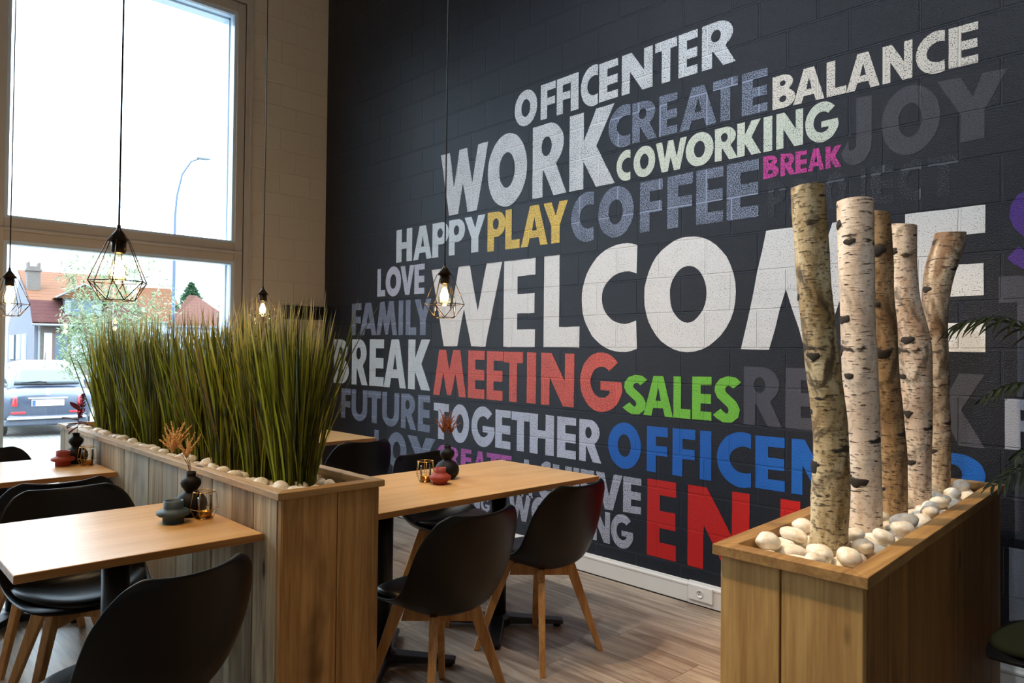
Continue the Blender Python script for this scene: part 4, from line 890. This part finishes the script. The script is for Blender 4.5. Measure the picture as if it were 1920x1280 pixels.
# local frame: x to the right in the picture, y away, z up; looking along the mean view ray
hd_ = math.atan2(.236, -1.159)
def house(name, label, cat, dist, ang):
    d = Vector((math.cos(ang), math.sin(ang))); c = Vector((6.2591, -3.4971))+d*dist
    return thing(name, label, cat, (c.x, c.y, -.4), ang-PI/2)
def pxa(px): return math.atan2(*(lambda d: (d.y, d.x))(fw+rt2*((px-960)/1363.996)))
hs = house('house', 'brick house with steep reddish tiled roof, chimney and white dormer', 'house', 55.8, pxa(64)); hs.location.z = -1.81; hs.scale = (1.8, 1.8, 1.8); hs.rotation_euler.z += math.radians(7)
def roof_slab(name, quad, m, parent, th=.10):
    a, b, c = (Vector(quad[i]) for i in (0, 1, 2)); n = (b-a).cross(c-a).normalized()
    if n.z < 0: n = -n
    return MB().prism(quad, n*th).build(name, m, parent)
MB().box(0.12, 3.4, 0, 8, 0, 2.7).build('front_wall', M_brick, hs)
MB().prism([(0, 0, 0), (0, 0, 2.7), (0, 4, 4.75), (0, 8, 2.7), (0, 8, 0)], (.12, 0, 0)).build('gable_wall', M_gable, hs)
roof_slab('roof_front', [(-.10, .55, 3.42), (3.5, .55, 3.42), (3.5, 4, 4.78), (-.10, 4, 4.78)], M_roof2, hs)
roof_slab('roof_back', [(3.5, 8.3, 2.5), (.10, 8.3, 2.5), (.10, 4, 4.66), (3.5, 4, 4.66)], M_roof2, hs)
roof_slab('lower_roof', [(-.10, -.30, 2.62), (3.5, -.30, 2.62), (3.5, .56, 3.44), (-.10, .56, 3.44)], M_roof_shade, hs)
MB().tube([(-.12, -.34, 2.60), (3.5, -.34, 2.60)], .045, 8).build('gutter', M_trim, hs)
MB().tube([(.10, -.33, 2.58), (.14, -.08, 2.40), (.14, -.08, 0)], .035, 8).build('down_pipe', M_trim, hs)
ch = MB().box(-.06, .36, 1.6, 2.1, 3.7, 4.84).build('chimney', M_brick, hs); MB().box(-.10, .40, 1.56, 2.14, 4.66, 4.74).box(-.06, .02, 1.6, 2.1, 4.84, 4.98).box(.28, .36, 1.6, 2.1, 4.84, 4.98).build('chimney_rim', M_brick, ch)
dm = MB().box(.92, 2.1, -.05, 1.8, 2.75, 3.62).build('dormer', M_trim, hs)
MB().prism([(.62, -.16, 3.60), (2.4, -.16, 3.60), (1.51, -.16, 4.12)], (0, 2.2, 0)).build('dormer_roof', M_roof2, dm)
MB().tube([(.60, -.18, 3.60), (1.51, -.18, 4.14), (2.42, -.18, 3.60)], .035, 6).build('barge_board', M_trim, dm)
MB().box(1.12, 1.40, -.09, -.05, 2.85, 3.50).box(1.50, 1.80, -.09, -.05, 2.85, 3.50).build('dormer_pane', M_pane, dm)
for x0, x1, m, n_ in ((.29, .54, M_shut, 'shutter'), (.58, 1.06, M_pane, 'window'), (1.15, 1.40, M_shut, 'shutter'), (1.42, 1.66, M_shut, 'shutter'), (1.72, 2.2, M_pane, 'window'), (2.26, 2.5, M_shut, 'shutter')):
    o = MB().box(x0, x1, -.06, 0, 1.25, 2.32).build(n_, m, hs)
    if n_ == 'window': MB().box(x0-.04, x0+.03, -.08, 0, 1.25, 2.36).box(x1-.03, x1+.04, -.08, 0, 1.25, 2.36).box(x0, x1, -.08, 0, 2.30, 2.36).build('window_frame', M_brown, o)
for y0, y1, m, n_ in ((2.0, 2.9, M_shut, 'shutter'), (3.6, 4.5, M_shut, 'shutter'), (5.2, 6.9, M_pane, 'window')): MB().box(-.06, 0, y0, y1, 1.3, 2.3).build(n_, m, hs)
# houses further right
h2 = house('house', 'house with orange tiled roof partly hidden behind the olive tree', 'house', 82, pxa(300)); h2.rotation_euler.z += .0
MB().box(-1.9, 1.9, 0, 5, 0, 4.6).build('wall', M_shut, h2)
roof_slab('roof', [(-2.2, -.5, 4.5), (2.5, -.5, 4.5), (.9, 2.5, 8.1), (-2.2, 2.5, 8.1)], M_roof2, h2)
roof_slab('roof', [(2.5, 5.5, 4.5), (-2.2, 5.5, 4.5), (-2.2, 2.55, 8.1), (.9, 2.55, 8.1)], M_roof2, h2)
MB().tube([(-2.2, -.55, 4.5), (2.5, -.55, 4.5)], .08, 6).build('gutter', M_trim, h2)
MB().box(-.6, .6, -.06, 0, 1.8, 3.4).build('window', M_pane, h2)
h3 = house('house', 'pale house with rose tiled hipped roof behind the grass, right of the lamp post', 'house', 60, pxa(372))
MB().box(-1.9, 2.9, .1, 5, 0, 3.5).build('wall', M_shut, h3)
MB().prism([(-2.2, -.3, 3.45), (3.0, -.3, 3.45), (3.0, 5.3, 3.45), (-2.2, 5.3, 3.45)], (0, 0, .12)).build('eaves_board', M_trim, h3)
MB().add([(-2.2, -.3, 3.58), (3.0, -.3, 3.58), (3.0, 5.3, 3.58), (-2.2, 5.3, 3.58), (-.75, 2.2, 6.05), (-.2, 2.6, 6.05)], [(0, 1, 5, 4), (1, 2, 5), (2, 3, 4, 5), (3, 0, 4), (3, 2, 1, 0)]).build('roof', M_roof3, h3)
MB().box(-.2, .8, .02, .1, 1.4, 2.6).box(1.4, 2.4, .02, .1, 1.4, 2.6).build('window_band', M_pane, h3)
gw = house('garden_wall', 'low brown garden wall with pale coping across the street', 'wall', 25, hd_-.02)
MB().box(-2, 9, 0, .25, 0, .78).build('masonry', plain('garden_wall_brown', (92, 72, 58), .8), gw); MB().box(-2.1, 9.1, -.05, .3, .78, .88).build('coping', M_trim, gw)
hg = MB(); r = random.Random(2)
for k in range(1500):
    x, y, z = r.uniform(-5, -1.2), r.uniform(0, .5), r.uniform(.0, 1.05); a = Vector((r.uniform(-1, 1), r.uniform(-1, 1), r.uniform(-1, 1))).normalized()*.09; b = a.cross(Vector((r.uniform(-1, 1), r.uniform(-1, 1), 1))).normalized()*.05
    q = Vector((x, y, z)); hg.add([q-a, q+b, q+a, q-b], [(0, 1, 2, 3)])
hw = house('hedge', 'low clipped green hedge in front of the grey gable', 'hedge', 27, hd_+.02)
hg.build('foliage', leaf_material('hedge_leaf', (40, 62, 30), (66, 88, 46)), hw, fix=False)
# street lamp
sl = house('street_lamp', 'tall pale curved street lamp post beyond the window', 'street lamp', 22, math.atan2(*(lambda d: (d.y, d.x))(fw+rt2*((324-960)/1363.996))))
MB().tube([(0, 0, 0), (0, 0, 3), (.0, 0, 5.4), (.04, 0, 6.0), (.16, 0, 6.6), (.38, 0, 6.98), (.62, 0, 7.10)], [.05, .045, .032, .028, .026, .024, .022], 12).build('post', plain('galvanised_steel', (70, 84, 104), .4, .3), sl, True)
MB().ball((.70, 0, 7.12), .20, 14, 8, (1, .45, .35)).build('lamp_head', plain('lamp_head_grey', (130, 136, 140), .5), sl, True)
# faint mast
ms = house('street_mast', 'thin faint antenna mast far away in the sky', 'mast', 55, math.atan2(*(lambda d: (d.y, d.x))(fw+rt2*((211-960)/1363.996))))
o = MB(); o.tube([(0, 0, 0), (0, 0, 14.8)], .03, 6); 
for z in (11.2, 13.0): o.tube([(-.5, 0, z), (.5, 0, z)], .025, 6)
o.build('mast_tube', plain('mast_grey', (150, 156, 170), .6), ms)
# olive tree just outside
M_olive = leaf_material('olive_leaf', (72, 88, 54), (150, 164, 126), trans=.35, rough=.5); M_bark = plain('olive_bark', (116, 104, 88), .9)
def tree(name, label, base, crown, n, leaf, mleaf, trunk, seed, mult=1.0):
    r = random.Random(seed); t = thing(name, label, 'tree', base)
    tb = MB(); lf = MB()
    for pts, rad in trunk: tb.tube(pts, rad, 7)
    tb.build('trunk', M_bark, t, True)
    for (cx, cy, cz, rx, ry, rz, k) in crown:
        for _ in range(int(n*k)):
            while True:
                d = Vector((r.uniform(-1, 1), r.uniform(-1, 1), r.uniform(-1, 1)))
                if d.length < 1: break
            q = Vector((cx+d.x*rx, cy+d.y*ry, cz+d.z*rz)); a = Vector((r.uniform(-1, 1), r.uniform(-1, 1), r.uniform(-1, 1))).normalized(); b = a.cross(Vector((r.uniform(-1, 1), r.uniform(-1, 1), r.uniform(-1, 1)))).normalized()
            ln = leaf*r.uniform(.6, 1.2); lf.add([q-a*ln, q+b*ln*.20, q+a*ln, q-b*ln*.20], [(0, 1, 2, 3)])
    lf.build('foliage', mleaf, t, fix=False)
    return t
dv = fw+rt2*((205-960)/1363.996); ob = Vector((6.2591, -3.4971))+Vector((dv.x, dv.y))*8.6
tree('olive_tree', 'silvery olive tree just outside the window, behind the large lamp', (ob.x, ob.y, -.08),
     [(0, 0, 1.8, .45, .55, .42, 1.1), (-.1, -.22, 1.55, .3, .3, .34, .6), (.05, .32, 1.6, .32, .32, .34, .6), (-.05, -.05, 2.3, .30, .42, .38, .55), (0, .62, 2.05, .12, .22, .3, .12), (0, -.45, 2.25, .06, .10, .22, .05), (0, .35, 2.42, .12, .24, .2, .10), (0, -.35, 1.3, .2, .2, .25, .25), (0, .2, 1.2, .3, .45, .25, .5)],
     1500, .038, M_olive, [([(0, 0, 0), (.03, .02, .6), (0, 0, 1.1)], [.05, .04, .03]), ([(0, 0, 1.1), (-.05, -.2, 1.5), (-.05, -.4, 2.3)], [.028, .018, .006]), ([(0, 0, 1.1), (0, .2, 1.6), (0, .55, 2.2)], [.026, .016, .006]), ([(0, 0, 1.1), (-.02, 0, 1.7), (0, .02, 2.6)], [.026, .016, .005])], 6)
M_con = leaf_material('conifer_leaf', (32, 60, 36), (56, 84, 54))
def far_tree(px, dist, crown, n, label, seed, leaf=.3):
    d = fw+rt2*((px-960)/1363.996); b = Vector((6.2591, -3.4971))+Vector((d.x, d.y))*dist
    tree('conifer_tree', label, (b.x, b.y, -.4), crown, n, leaf, M_con, [([(0, 0, 0), (0, 0, 4)], [.2, .1])], seed)
far_tree(357, 69, [(0, 0, 6.5, .6, 1.0, .9, 1.0), (0, 0, 7.2, .35, .6, .6, .5), (0, 0, 7.7, .2, .3, .5, .3), (0, -.2, 5.2, .7, 1.5, 1.3, .7)], 1000, 'dark green conifer rising behind the rose tiled roof', 12)
far_tree(424, 40, [(0, 0, 3.6, .4, .5, .9, .5), (0, .1, 5.0, .25, .3, .9, .25), (0, 0, 2.2, .5, .7, 1.2, .6)], 420, 'sparse conifer at the right edge of the window', 14, .22)
